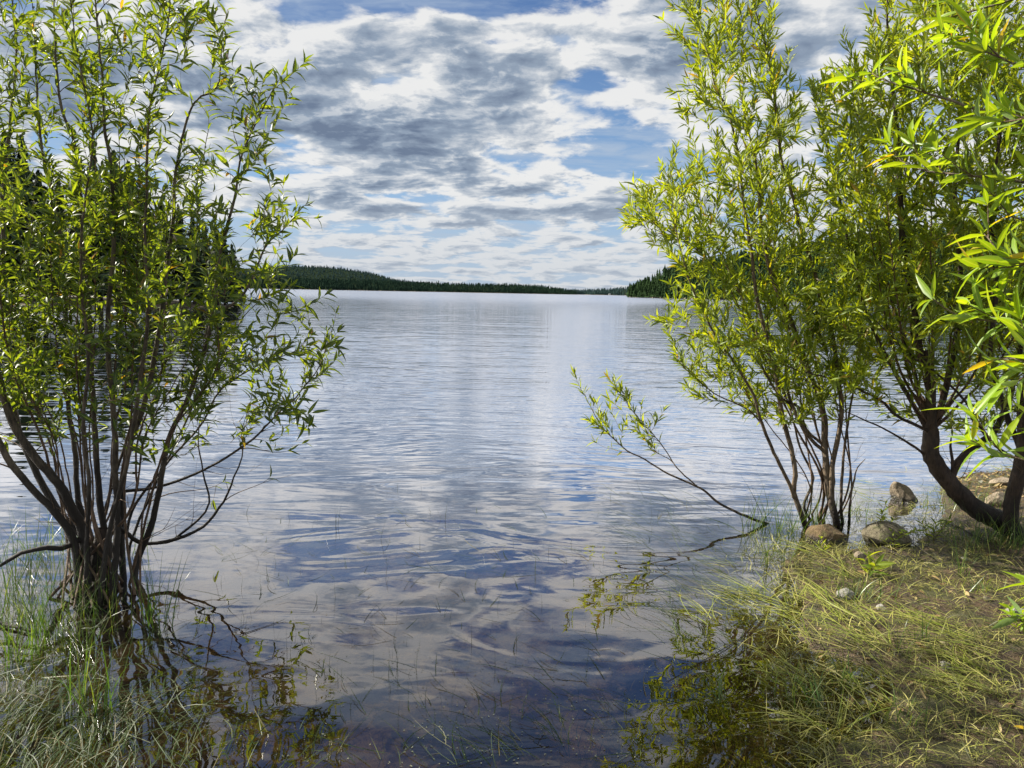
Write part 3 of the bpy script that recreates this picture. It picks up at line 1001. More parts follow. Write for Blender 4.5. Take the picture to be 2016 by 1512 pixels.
st([(205, 1040), (225, 940), (262, 830), (330, 700), (370, 560), (385, 450), (400, 330), (415, 230)], (4.2, 4.6), 0.010, 0.0015, leafy=0.45, first=foot(0.04, 0.16))
st([(120, 1080), (90, 1080), (40, 1090), (0, 1115), (-60, 1120)], (3.6, 3.4), 0.012, 0.004, leafy=1.0, first=P(160, 1060, 3.7))
for k in range(20):   # thin straight wands rising from the stool
    x0 = S.rng.uniform(120, 290); x1 = x0 + (x0 - 200) * S.rng.uniform(0.6, 2.2) + S.rng.normal(0, 25); yt = S.rng.uniform(200, 650)
    dd = S.rng.uniform(3.5, 4.3)
    st([(x0, 1010), (x0 * .6 + x1 * .4 + S.rng.normal(0, 8), 860), (x1, 700), (x1 + S.rng.normal(0, 20), yt)], (dd * .5 + 1.9, dd), S.rng.uniform(0.004, 0.008), 0.001, own=False, leafy=0.5, first=np.array([lb[0] + S.rng.normal(0.02, .1), lb[1] + S.rng.normal(0, .1), 0.0]))
polyL = [(430, -140), (465, 20), (470, 110), (555, 150), (560, 210), (530, 330), (590, 410), (580, 470), (520, 550), (585, 610), (630, 650), (672, 655), (640, 740), (625, 840), (560, 895), (440, 900), (300, 890), (100, 860), (-250, 880), (-300, -150)]
S.grow(targets_in(polyL, 520, (3.25, 4.7), S.rng, dens=lambda x, y: 1.0 if y > 330 else 0.50), 0.35)
DEAD = targets_in([(60, 880), (420, 880), (440, 1000), (330, 1050), (60, 1040)], 60, (3.5, 4.2), S.rng)
S.grow(targets_in([(300, 700), (560, 700), (620, 830), (600, 930), (480, 960), (420, 990), (300, 900)], 40, (4.0, 4.5), S.rng), 0.7)
S.grow(DEAD, 1.0, minz=0.1)
S.leaves(0.029, 0.084, 0.23, 0.10, (0.08, 0.22), 0.45, 0.12, dens=lambda q: 0.34 + 0.54 * min(1, max(0, (q[2] - 0.6) / 0.3)))
S.catkins(24, M['catkin'], 0.016)
S.done()

# --- right willow with slender stems, among the rocks
rb = G(1612, 1045); rb[2] = 0
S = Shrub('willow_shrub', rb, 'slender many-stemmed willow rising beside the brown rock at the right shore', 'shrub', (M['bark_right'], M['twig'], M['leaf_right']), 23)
st = S.stem
foot = lambda px, py: G(px, py, -0.06)
T1 = foot(1590, 1050)
st([(1580, 1021), (1563, 969), (1566, 934), (1559, 882), (1542, 823), (1531, 760), (1517, 694), (1503, 640), (1485, 560), (1479, 486), (1465, 392), (1448, 295), (1437, 226), (1413, 174), (1396, 104), (1368, 35), (1340, -40)], (4.85, 4.9), 0.016, 0.0015, leafy=0.55, first=T1)
st([(1556, 955), (1524, 892), (1497, 823), (1483, 778), (1444, 712), (1413, 667), (1380, 600), (1350, 520), (1330, 450), (1320, 380)], (4.8, 4.6), 0.011, 0.001, leafy=0.5, first=P(1563, 980, 4.85))
st([(1645, 1020), (1639, 1003), (1628, 951), (1625, 882), (1621, 812), (1594, 736), (1569, 667), (1552, 621), (1520, 540), (1500, 440), (1490, 340), (1470, 250), (1455, 160)], (4.95, 5.1), 0.024, 0.0015, leafy=0.55, first=foot(1648, 1045))
st([(1639, 917), (1653, 847), (1658, 795), (1649, 726), (1639, 656), (1628, 611), (1611, 569), (1600, 520), (1587, 486), (1559, 382), (1538, 312), (1530, 243), (1521, 156), (1510, 104), (1497, 52), (1483, 0), (1470, -60)], (4.95, 4.95), 0.016, 0.0015, leafy=0.6, first=P(1637, 990, 4.95))
st([(1656, 996), (1660, 917), (1667, 847), (1677, 778), (1690, 700), (1700, 600), (1690, 480)], (5.0, 5.3), 0.010, 0.001, leafy=0.5, first=foot(1660, 1045))
st([(1672, 1005), (1684, 934), (1692, 915), (1703, 902)], (4.95, 4.95), 0.007, 0.002, first=foot(1672, 1040))
st([(1590, 858), (1560, 800), (1542, 745), (1500, 675), (1470, 600), (1440, 540), (1400, 470), (1350, 400), (1310, 350)], (4.95, 5.2), 0.011, 0.001, leafy=0.45, first=P(1624, 890, 4.97))
st([(1470, 805), (1440, 790), (1385, 757), (1350, 725), (1328, 700)], (4.8, 4.7), 0.005, 0.001, leafy=0.5, first=P(1500, 835, 4.82))
st([(1583, 1000), (1600, 940), (1575, 880), (1560, 820), (1530, 740), (1480, 660), (1440, 600)], (5.1, 5.4), 0.009, 0.001, leafy=0.5, first=foot(1610, 1040))
st([(1618, 875), (1587, 847), (1573, 802), (1542, 785), (1500, 720), (1470, 640), (1430, 560), (1380, 500), (1290, 440), (1240, 430)], (5.0, 5.0), 0.009, 0.001, leafy=0.5, first=P(1626, 900, 4.97))
# the low bough that leans out over the lake
st([(1483, 1021), (1420, 993), (1378, 962), (1316, 934), (1270, 905), (1225, 880), (1185, 840), (1158, 795), (1150, 772)], (4.95, 5.45), 0.010, 0.001, leafy=0.72, first=foot(1535, 1040))
st([(1340, 930), (1318, 900), (1290, 860), (1262, 830), (1240, 800), (1225, 765)], (5.1, 5.4), 0.004, 0.001, leafy=0.4, first=P(1378, 962, 5.05))
for k in range(10):
    x0 = S.rng.uniform(1560, 1680); x1 = x0 + (x0 - 1640) * 1.2 + S.rng.normal(-50, 40); yt = S.rng.uniform(350, 620)
    st([(x0, 950), ((x0 + x1) / 2, 830), (x1, 700), (x1 + S.rng.normal(-30, 20), yt)], (5.0, S.rng.uniform(4.7, 5.5)), S.rng.uniform(0.004, 0.007), 0.001, own=False, leafy=0.5, first=foot(x0 * .5 + 805, 1040) + np.array([0, S.rng.uniform(0, .2), 0]))
polyA = [(1345, -140), (1300, 30), (1340, 110), (1350, 180), (1325, 250), (1310, 330), (1245, 380), (1220, 440), (1300, 490), (1345, 555), (1285, 625), (1290, 660), (1340, 700), (1350, 770), (1450, 825), (1640, 830), (1700, 760), (1700, 500), (1640, 350), (1560, 300), (1590, 200), (1560, 160), (1530, 60), (1500, -140)]
S.grow(targets_in(polyA, 560, (4.55, 5.6), S.rng, dens=lambda x, y: 1.0 if y > 330 else 0.6), 0.3)
S.grow(targets_in([(1145, 770), (1225, 760), (1300, 820), (1280, 885), (1190, 880)], 26, (5.2, 5.5), S.rng), 0.35)
S.grow(targets_in([(1470, 800), (1700, 790), (1710, 980), (1560, 980)], 34, (4.7, 5.2), S.rng), 1.0, minz=0.1)
S.leaves(0.024, 0.090, 0.17, 0.085, (0.06, 0.2), 0.25, 0.0, dens=lambda q: 0.6 + 0.4 * min(1, max(0, (q[2] - 0.5) / 0.3)), open_=0.55)
S.catkins(20, M['catkin'], 0.016)
S.done()

# --- big willow with the crooked dark trunk at the right edge
bb = G(1995, 1062); bb[2] = 0.05
S = Shrub('willow_tree', bb, 'dense willow with a crooked dark trunk at the right edge of the shore', 'tree', (M['bark_dark'], M['twig'], M['leaf_right']), 37)
st = S.stem
f0 = G(2005, 1075, 0.0)
pts = resample([f0, P(1976, 1030, 4.7), P(1924, 1003, 4.7), P(1872, 955, 4.7), P(1847, 920, 4.7), P(1832, 890, 4.7), P(1833, 850, 4.72), P(1832, 800, 4.72), P(1830, 740, 4.72), P(1822, 690, 4.73)], 0.03)
a = Acc(); tube(a, pts, np.interp(np.linspace(0, 1, len(pts)), [0, .45, .62, .70, 1], [0.068, 0.052, 0.050, 0.032, 0.020]), 14, 0.07, S.rng); a.build('trunk', M['bark_dark'], S.e, S.base); S.addnodes(pts, 0.03)
C0 = P(1833, 860, 4.72)
st([(1833, 778), (1830, 726), (1812, 690), (1800, 600), (1780, 480), (1770, 350), (1760, 220), (1750, 80), (1745, -60)], (4.72, 4.8), 0.026, 0.002, leafy=0.5, first=C0)
st([(1823, 847), (1767, 819), (1733, 788), (1691, 767), (1628, 743), (1576, 729), (1530, 712)], (4.7, 4.5), 0.010, 0.001, leafy=0.45, first=C0)
st([(1826, 905), (1802, 882), (1733, 840), (1663, 806), (1640, 780)], (4.7, 4.6), 0.008, 0.001, leafy=0.6, first=P(1838, 915, 4.7))
st([(1800, 800), (1760, 730), (1720, 650), (1690, 560), (1660, 450), (1640, 330), (1610, 230), (1597, 170)], (4.75, 5.0), 0.014, 0.001, leafy=0.45, first=C0)
st([(1815, 800), (1790, 700), (1750, 580), (1720, 440), (1700, 300), (1680, 180), (1672, 95)], (4.8, 5.2), 0.014, 0.001, leafy=0.45, first=C0)
st([(1860, 780), (1880, 680), (1890, 540), (1880, 380), (1890, 220), (1870, 60), (1860, -80)], (4.8, 5.0), 0.018, 0.002, leafy=0.45, first=C0)
st([(1872, 944), (1885, 910), (1913, 882), (1960, 845), (1990, 780), (2010, 680), (2030, 540), (2040, 380)], (4.7, 4.7), 0.022, 0.002, leafy=0.5, first=P(1862, 945, 4.7))
st([(1873, 905), (1869, 880), (1871, 862)], (4.68, 4.68), 0.008, 0.004, first=P(1872, 940, 4.69))
st([(1990, 1021), (2000, 950), (2012, 890), (2018, 780), (2050, 640), (2080, 420), (2100, 200)], (4.55, 4.4), 0.045, 0.004, leafy=0.6, first=f0)
st([(1975, 800), (1950, 700), (1960, 560), (1950, 400), (1970, 240), (1950, 80), (1960, -80)], (4.6, 4.5), 0.016, 0.002, leafy=0.45, first=P(2008, 880, 4.55))
st([(1940, 860), (1900, 790), (1850, 740), (1790, 700), (1740, 650), (1700, 610)], (4.6, 4.4), 0.009, 0.001, leafy=0.5, first=P(1990, 900, 4.6))
for k in range(16):
    x1 = S.rng.uniform(1660, 2080); yt = S.rng.uniform(100, 620)
    st([(1838 + (x1 - 1838) * .25, 790), (1838 + (x1 - 1838) * .6, 700), (x1, yt)], (4.75, S.rng.uniform(4.3, 5.5)), S.rng.uniform(0.005, 0.010), 0.001, own=False, leafy=0.5, first=P(1836, S.rng.uniform(830, 880), 4.72))
polyB = [(1740, -140), (1755, 20), (1760, 60), (1680, 95), (1605, 170), (1625, 260), (1640, 400), (1650, 600), (1640, 750), (1760, 830), (1900, 850), (2250, 850), (2250, -140)]
S.grow(targets_in(polyB, 1700, (4.2, 5.6), S.rng), 0.3, minz=0.6)
S.grow(targets_in([(1640, 790), (2016, 780), (2016, 930), (1890, 920), (1760, 870)], 60, (4.3, 4.9), S.rng), 1.0, minz=0.2)
S.leaves(0.025, 0.090, 0.19, 0.085, (0.06, 0.2), 0.25, 0.0, dens=lambda q: 0.4 + 0.6 * min(1, max(0, (q[2] - 0.8) / 0.35)), open_=0.6)
S.catkins(14, M['catkin'], 0.016)
S.done()

# --- near willow whose leafy boughs reach in from the right
nb = np.array([1.95, 1.25, 0.08])
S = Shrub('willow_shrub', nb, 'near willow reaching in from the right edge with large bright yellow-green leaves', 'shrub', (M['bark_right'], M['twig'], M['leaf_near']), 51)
st = S.stem
main = resample([nb - [0, 0, .1], nb + [-0.05, 0.1, 0.5], nb + [-0.15, 0.25, 1.0], nb + [-0.15, 0.4, 1.5], nb + [-0.1, 0.45, 2.0]], 0.05)
a = Acc(); tube(a, main, np.linspace(0.03, 0.008, len(main)), 9, 0.06, S.rng); a.build('stem', M['bark_right'], S.e, S.base); S.addnodes(main, 0.01)


def near_bough(pxs, d, r, leafy):
    tip0 = P(*pxs[0], d[0])
    k = int(np.argmin(np.linalg.norm(main - (tip0 - [0, 0, .25]), axis=1)))
    return st(pxs, d, r, 0.0012, leafy=leafy, first=main[k], name='branch')


near_bough([(2150, 330), (2016, 250), (1976, 233), (1906, 215), (1858, 198), (1802, 181), (1743, 160), (1715, 145)], (1.75, 2.0), 0.006, 0.45)
near_bough([(2150, 400), (2016, 357), (1920, 345), (1858, 340), (1802, 330), (1752, 300)], (1.8, 2.1), 0.005, 0.5)
near_bough([(2150, 20), (2060, -20), (1976, 2), (1900, 20), (1850, 40)], (1.65, 1.8), 0.005, 0.3)
near_bough([(2200, 560), (2100, 600), (2040, 632), (1941, 628), (1880, 622), (1830, 592)], (1.5, 1.6), 0.005, 0.35)
near_bough([(2200, 660), (2100, 700), (2040, 720), (1990, 705), (1950, 710)], (1.45, 1.55), 0.004, 0.3)
near_bough([(2200, 900), (2100, 905), (2040, 910), (1976, 892), (1925, 872)], (1.4, 1.5), 0.004, 0.4)
near_bough([(2200, 1130), (2120, 1190), (2060, 1215), (2020, 1212)], (1.4, 1.5), 0.004, 0.5)
near_bough([(2200, 100), (2100, 110), (2000, 130), (1960, 100)], (1.5, 1.6), 0.004, 0.3)
near_bough([(2200, 480), (2080, 500), (1990, 520), (1950, 480), (1935, 460)], (1.5, 1.6), 0.004, 0.3)
near_bough([(2200, 230), (2090, 215), (2010, 230), (1975, 210)], (1.5, 1.6), 0.004, 0.3)
near_bough([(2150, 420), (2060, 440), (2000, 430), (1975, 400)], (1.8, 1.9), 0.004, 0.4)
S.leaves(0.021, 0.088, 0.18, 0.085, (0.05, 0.11), 0.22, 0.0, open_=0.85)
S.done()


# ------------------------------------------------------------------ rocks
def rock(px, py, size, mat, label, seed, squash=(1, 1, 0.7), rot=0, sink=0.25, cuts=9, name='rock', ext=None):
    rng = np.random.default_rng(seed)
    import bmesh
    bm = bmesh.new(); bmesh.ops.create_icosphere(bm, subdivisions=5, radius=1.0)
    v = np.array([q.co[:] for q in bm.verts])
    for _ in range(cuts):
        n = nrm(rng.normal(0, 1, 3)); off = rng.uniform(0.55, 0.85)
        dd = v @ n - off
        v = v - np.outer(np.maximum(dd, 0), n)
    def f(p, s, k): return np.sin(p[:, 0] * s + k) * np.sin(p[:, 1] * s * 1.1 + 2 * k) * np.sin(p[:, 2] * s * .9 + 3 * k)
    v = v * (1 + 0.03 * f(v, 5, seed) + 0.015 * f(v, 13, seed + 1) + 0.006 * f(v, 29, seed + 2))[:, None]
    v = v * np.array(squash) * size
    for q, w in zip(bm.verts, v): q.co = w
    me = bpy.data.meshes.new(name); bm.to_mesh(me); bm.free()
    me.materials.append(mat)
    me.polygons.foreach_set('use_smooth', np.ones(len(me.polygons), bool))
    o = bpy.data.objects.new(name, me); COL.objects.link(o)
    g = G(px, py, 0.0)
    gz = float(ground_z(np.array([g[0]]), np.array([g[1]]))[0])
    zmin, zmax = v[:, 2].min(), v[:, 2].max()
    o.location = (g[0], g[1], max(gz, -0.06) - zmin - (zmax - zmin) * sink)
    o.rotation_euler = (0, 0, rot) if not ext else (ext[0], ext[1], rot)
    tag(o, label, 'rock')
    return o


rock(1628, 1063, 0.135, M['rock_brown'], 'rounded mossy brown rock at the foot of the slender willow', 3, (1.0, 0.8, 0.86), 0.1, 0.30)
rock(1741, 1070, 0.165, M['rock_dark'], 'olive grey rock behind a leafy seedling, between brown rock and trunk', 8, (1.0, 0.75, 0.84), 0.2, 0.30)
rock(1778, 985, 0.125, M['rock_pale'], 'upright pale tan angular rock in the water', 15, (0.75, 0.7, 1.05), -0.4, 0.20, 13, ext=(0.2, -0.45))
rock(1760, 1018, 0.085, M['rock_pale'], 'small flat tan stone under the upright pale rock', 21, (1.0, 0.6, 0.35), 0.0, 0.3)
rock(1664, 1186, 0.052, M['rock_grey'], 'small grey stone lying in flattened grass', 25, (1.0, 0.8, 0.7), 0.5, 0.2, 12)
rock(2000, 1250, 0.058, M['rock_grey'], 'grey stone on bare mud at the right edge', 29, (1.0, 0.75, 0.6), 0.2, 0.15, 12)
rock(1962, 1006, 0.12, M['rock_pale'], 'broad pale layered rock behind the crooked trunk', 33, (1.0, 0.8, 0.5), 0.1, 0.2, 14)
rock(1968, 968, 0.10, M['rock_pale'], 'pale rock on top of the bank behind the layered rock', 39, (1.1, 0.8, 0.4), 0.5, 0.1, 12)
rock(1690, 1122, 0.045, M['rock_pale'], 'little tan stone in grass below the seedling', 43, (1.1, 0.8, 0.6), 0.3, 0.2)
rock(1545, 1195, 0.05, M['rock_dark'], 'dark wet stone just breaking the water surface', 47, (1.1, 0.8, 0.35), 0.3, 0.3)
rock(1905, 1010, 0.06, M['rock_pale'], 'small pale stone in front of the crooked trunk', 53, (1.1, 0.8, 0.5), 0.3, 0.2)

PEB = ['between the little tan stone and the olive rock', 'just right of the foot of the mossy brown rock', 'in the pool just left of the crooked trunk', 'in the pool below the upright pale rock',
       'at the waterline left of the mossy brown rock', 'on the bank behind the crooked trunk', 'beside the pale rock at the far right of the bank', 'on the mud under the thick dark fallen stick',
       'on bare mud left of the bright sprout', 'in grass well below the small grey stone', 'on mud above the bright yellow leaf', 'in flattened grass right of the small grey stone']
prng = np.random.default_rng(91)
for k, (x, y) in enumerate([(1712, 1098), (1668, 1092), (1820, 1030), (1806, 1008), (1576, 1088), (1930, 960), (1990, 975), (1895, 1125), (1940, 1215), (1860, 1330), (1975, 1370), (1735, 1215)]):
    o = rock(x, y, prng.uniform(0.018, 0.034), M['rock_grey' if k % 2 else 'rock_dark'], 'small pebble ' + PEB[k], 100 + k, (1.0, prng.uniform(.6, .95), .6), prng.uniform(0, 6), 0.35, 10, name='pebble')
    o['group'] = 'pebbles on the right bank'; o['category'] = 'pebble'

# ------------------------------------------------------------------ grasses
rng = np.random.default_rng(77)


def scatter(poly, n, rng):
    poly = np.array(poly, float); lo, hi = poly.min(0), poly.max(0)
    out = np.zeros((0, 2))
    while len(out) < n:
        q = rng.uniform(lo, hi, (n * 2, 2)); out = np.vstack([out, q[in_poly(q[:, 0], q[:, 1], poly)]])
    return out[:n]


def gpts(pxs, lift=0.0):
    g = np.array([G(x, y) for x, y in pxs])
    z = ground_z(g[:, 0], g[:, 1])
    g[:, 2] = np.maximum(z, 0.0) + lift
    return g


def heading_px(a, b):
    v = G(*b) - G(*a); return v / np.linalg.norm(v)


def rot_xy(h, ang):
    c, s = np.cos(ang), np.sin(ang)
    return np.stack([h[0] * c - h[1] * s, h[0] * s + h[1] * c, np.zeros_like(c)], -1)


# flattened strands on the right: swept from upper left to lower right in the photo
acc = Acc()
hr = heading_px((1760, 1300), (1380, 1150))
for (poly, n, ln, lift) in [
    ([(1330, 1120), (1560, 1060), (1700, 1130), (1860, 1250), (2016, 1380), (2016, 1430), (1800, 1390), (1560, 1290), (1400, 1230)], 1150, (0.2, 0.6), 0.012),
    ([(1440, 1180), (1560, 1150), (1760, 1260), (1800, 1350), (1600, 1290)], 700, (0.2, 0.5), 0.03),
    ([(1560, 960), (1720, 950), (1830, 985), (2010, 1060), (1900, 1080), (1700, 1030)], 420, (0.2, 0.5), 0.02),
    ([(1790, 920), (2016, 915), (2016, 1000), (1870, 1000)], 300, (0.1, 0.35), 0.02),
    ([(1820, 1200), (2016, 1330), (2016, 1440), (1850, 1330)], 420, (0.15, 0.45), 0.02),
    ([(1500, 1300), (1700, 1340), (1900, 1400), (1900, 1450), (1560, 1440)], 330, (0.12, 0.4), 0.015)]:
    # strands come in clumps
    n = int(n * 0.29); ln = (ln[0] * .6, ln[1] * .75); cen = scatter(poly, max(6, n // 13), rng); ci = rng.integers(len(cen), size=n)
    p = cen[ci] + rng.normal(0, 1, (n, 2)) * np.array([15, 6])
    b = gpts(p, lift)
    hd = rot_xy(hr, rng.normal(0, 0.50, len(cen))[ci] + rng.normal(0, 0.24, n))
    blades_geo(acc, b, hd, rng.uniform(*ln, n), rng.uniform(0.0022, 0.005, n), rng.uniform(-0.02, 0.30, n), rng.uniform(-0.35, 0.05, n), rng, 6, minz=0.004)
tag(acc.build('grass', M['grass_right']), 'long yellow-green strands of grass flattened across the right shore', 'grass', kind='stuff')

# crossing messy short bits over the whole mud flat
acc = Acc()
for (poly, n, ln) in [([(1480, 1060), (1860, 1040), (2040, 1060), (2040, 1230), (1700, 1200), (1500, 1170)], 4200, (0.03, 0.13)),
                      ([(1450, 1180), (2040, 1200), (2040, 1540), (1560, 1540), (1540, 1300)], 4200, (0.03, 0.15)),
                      ([(1780, 925), (2040, 915), (2040, 1060), (1850, 1040)], 900, (0.03, 0.12)),
                      ([(1700, 1000), (1800, 985), (1960, 1050), (1960, 1120), (1740, 1080)], 1500, (0.03, 0.12)),
                      ([(1550, 1060), (1700, 1070), (1760, 1120), (1560, 1150)], 900, (0.03, 0.12))]:
    cen = scatter(poly, n // 30, rng)
    p = cen[rng.integers(len(cen), size=n)] + rng.normal(0, 1, (n, 2)) * np.array([38, 20])
    b = gpts(p, 0.004)
    a_ = rng.uniform(0, 6.28, n)
    blades_geo(acc, b, np.stack([np.cos(a_), np.sin(a_), a_ * 0], -1), rng.uniform(*ln, n), rng.uniform(0.0015, 0.0042, n), rng.uniform(0.0, 0.9, n), rng.uniform(-0.9, 0.3, n), rng, 4, minz=0.003)
tag(acc.build('matted_grass', M['debris']), 'short tangled olive grass matted on the mud at right', 'grass', kind='stuff')


def tuft(acc, px, py, n, ln, spread, lean, rng, w=(0.002, 0.005), px_dir=None, up=(0.9, 1.5), up2=(0.2, 1.3)):
    g = gpts([(px, py)])[0]
    b = g + rng.normal(0, 1, (n, 3)) * np.array([spread, spread, 0])
    b[:, 2] = np.maximum(ground_z(b[:, 0], b[:, 1]), -0.05)
    if px_dir is None:
        a_ = rng.uniform(0, 6.28, n); hd = np.stack([np.cos(a_), np.sin(a_), a_ * 0], -1)
    else: hd = rot_xy(px_dir, rng.normal(0, lean, n))
    blades_geo(acc, b, hd, rng.uniform(*ln, n), rng.uniform(*w, n), rng.uniform(*up, n), rng.uniform(*up2, n), rng, 6)


# green upright grasses round the right willow
acc = Acc()
for (x, y, n, l, s) in [(1475, 1045, 26, (0.2, 0.42), 0.035), (1500, 1030, 20, (0.15, 0.45), 0.03), (1535, 1050, 34, (0.15, 0.40), 0.05), (1560, 1045, 30, (0.15, 0.4), 0.05), (1600, 1030, 30, (0.15, 0.45), 0.05),
                        (1650, 1030, 30, (0.15, 0.4), 0.05), (1505, 1110, 14, (0.1, 0.26), 0.02), (1545, 1120, 8, (0.1, 0.22), 0.02), (1690, 1010, 24, (0.1, 0.25), 0.05), (1990, 1090, 120, (0.12, 0.32), 0.12), (1940, 1095, 60, (0.1, 0.25), 0.1),
                        (1930, 1010, 50, (0.1, 0.25), 0.1), (1870, 1000, 40, (0.1, 0.25), 0.08), (1890, 1160, 10, (0.15, 0.3), 0.02), (1920, 1190, 26, (0.06, 0.14), 0.04), (1690, 1190, 50, (0.08, 0.2), 0.06), (1790, 1290, 30, (0.06, 0.16), 0.05),
                        (1560, 1380, 20, (0.1, 0.25), 0.04), (1660, 1340, 24, (0.1, 0.22), 0.05), (1780, 1440, 34, (0.06, 0.16), 0.06), (1850, 1060, 30, (0.1, 0.2), 0.08)]:
    tuft(acc, x, y, n, l, s, 0, rng, (0.0025, 0.0055))
tag(acc.build('grass', M['grass_green']), 'fresh green upright grass among stems and stones at right', 'grass', kind='stuff')

# left: upright wet grasses round the stool
acc = Acc()
for k in range(80):
    x = rng.uniform(-120, 290); y = rng.uniform(1060, 1300)
    tuft(acc, x, y, int(rng.integers(4, 13)), (0.15, 0.42), 0.03, 0, rng, (0.002, 0.0048), up=(0.9, 1.55), up2=(0.0, 1.5))
for (x, y) in [(200, 1400), (150, 1390), (60, 1290), (30, 1310), (305, 1240), (300, 1215)]:
    tuft(acc, x, y, 14, (0.25, 0.45), 0.03, 0, rng, (0.003, 0.006), up=(1.2, 1.55), up2=(0.6, 1.5))
tag(acc.build('grass', M['grass_green']), 'tall green grass standing in water round the left willow', 'grass', kind='stuff')
# left: drowned, combed-over grass glinting in the corner
acc = Acc()
hl = heading_px((60, 1500), (190, 1330))
poly = [(-200, 1400), (0, 1330), (150, 1370), (330, 1400), (480, 1420), (600, 1400), (640, 1480), (640, 1560), (-200, 1560)]
n = 1250
cen = scatter(poly, 130, rng)
p = cen[rng.integers(len(cen), size=n)] + rng.normal(0, 1, (n, 2)) * np.array([30, 24])
keep = (rng.random(n) < np.clip(1.1 - (p[:, 0] - 60) / 420 - np.clip((1430 - p[:, 1]) / 160, 0, .7), 0.07, 1)); p = p[keep]; n = len(p)
b = gpts(p, 0.003)
blades_geo(acc, b, rot_xy(hl, rng.normal(0, 0.45, n)), rng.uniform(0.08, 0.26, n), rng.uniform(0.0018, 0.0042, n), rng.uniform(0.0, 0.5, n), rng.uniform(-0.7, 0.2, n), rng, 6, minz=0.002)
p = scatter([(-100, 1200), (300, 1230), (430, 1330), (420, 1420), (-100, 1420)], 420, rng)
b = gpts(p, 0.003); n = len(p); a_ = rng.uniform(0, 6.28, n)
blades_geo(acc, b, np.stack([np.cos(a_), np.sin(a_), a_ * 0], -1), rng.uniform(0.06, 0.25, n), rng.uniform(0.002, 0.0045, n), rng.uniform(0.0, 0.6, n), rng.uniform(-0.6, 0.3, n), rng, 5, minz=0.002)
tag(acc.build('grass', M['grass_left']), 'wet grey-green grass combed over in the bottom left corner', 'grass', kind='stuff')

# sparse water grass: thin stalks and loose floating blades on the open shallows
acc = Acc()
p = scatter([(430, 1000), (760, 960), (1250, 970), (1480, 1060), (1400, 1250), (1240, 1420), (700, 1512), (640, 1400), (420, 1180)], 190, rng)
b = gpts(p); b[:, 2] = -0.05; n = len(b); a_ = rng.uniform(0, 6.28, n)
blades_geo(acc, b, np.stack([np.cos(a_), np.sin(a_), a_ * 0], -1), rng.uniform(0.07, 0.17, n), rng.uniform(0.0015, 0.0025, n), rng.uniform(1.2, 1.57, n), rng.uniform(0.9, 1.57, n), rng, 4)
for (x, y) in [(605, 1270), (740, 1060), (880, 1020), (1060, 1130), (480, 1010), (665, 1040)]:
    tuft(acc, x, y, 3, (0.15, 0.25), 0.01, 0, rng, (0.002, 0.003), up=(1.0, 1.4), up2=(0.8, 1.4))
tag(acc.build('water_stalks', M['rod']), 'thin dark stalks poking through the open water', 'water grass', kind='stuff')
acc = Acc()
p = scatter([(430, 1020), (1000, 1000), (1300, 1000), (1480, 1080), (1480, 1300), (1250, 1512), (640, 1512), (620, 1280), (420, 1180)], 380, rng)
b = gpts(p, 0.002); n = len(b)
blades_geo(acc, b, rot_xy(hr, rng.normal(0, 0.7, n)), rng.uniform(0.04, 0.28, n), rng.uniform(0.0015, 0.0035, n), rng.uniform(0.0, 0.25, n), rng.uniform(-0.3, 0.1, n), rng, 5, minz=0.002)
p = scatter([(1230, 960), (1400, 980), (1500, 1060), (1480, 1300), (1300, 1290), (1330, 1150), (1200, 1030)], 260, rng)
b = gpts(p, 0.002); n = len(b)
blades_geo(acc, b, rot_xy(hr, rng.normal(0, 0.35, n)), rng.uniform(0.12, 0.45, n), rng.uniform(0.0018, 0.0035, n), rng.uniform(0.0, 0.35, n), rng.uniform(-0.3, 0.1, n), rng, 6, minz=0.002)
for (x, y, n_) in [(405, 1215, 40), (430, 1200, 26), (475, 1065, 12), (1320, 1010, 22), (1350, 1060, 12), (770, 1075, 8), (1290, 1020, 14), (1395, 1030, 10)]:
    tuft(acc, x, y, n_, (0.04, 0.16), 0.022, 0, rng, (0.002, 0.004), up=(0.3, 1.5), up2=(-0.6, 1.0))
tag(acc.build('floating_grass', M['grass_left']), 'loose pale blades floating on the open shallows', 'water grass', kind='stuff')
acc = Acc()
p = np.vstack([scatter([(850, 1300), (1320, 1290), (1400, 1500), (760, 1512)], 420, rng), scatter([(300, 1200), (600, 1180), (900, 1300), (700, 1512), (420, 1480)], 120, rng)])
b = gpts(p, 0.0022); n = len(b); a_ = rng.uniform(0, 6.28, n)
leaves_geo(acc, b, np.stack([np.cos(a_), np.sin(a_), a_ * 0], -1), np.tile([0, 0, 1.0], (n, 1)), rng.uniform(0.004, 0.011, n), rng.uniform(0.0012, 0.0026, n), rng.uniform(-0.2, 0.1, n), 0.1)
tag(acc.build('floating_specks', M['weed']), 'tiny seeds and bits floating on the near water', 'debris', kind='stuff')
# leaf litter behind the crooked trunk
acc = Acc()
p = np.vstack([scatter([(1880, 935), (2040, 930), (2040, 1010), (1900, 990)], 420, rng), scatter([(1560, 1090), (2016, 1080), (2016, 1500), (1650, 1400)], 110, rng)])
b = gpts(p, 0.008); n = len(b); a_ = rng.uniform(0, 6.28, n)
leaves_geo(acc, b, np.stack([np.cos(a_), np.sin(a_), rng.normal(0, .3, n)], -1), np.array([0, 0, 1.0]) + rng.normal(0, .4, (n, 3)), rng.uniform(0.02, 0.06, n), rng.uniform(0.004, 0.010, n), rng.normal(0, 0.3, n), 0.2)
tag(acc.build('leaf_litter', M['litter']), 'dry brown fallen leaves on the bank', 'leaf litter', kind='stuff')

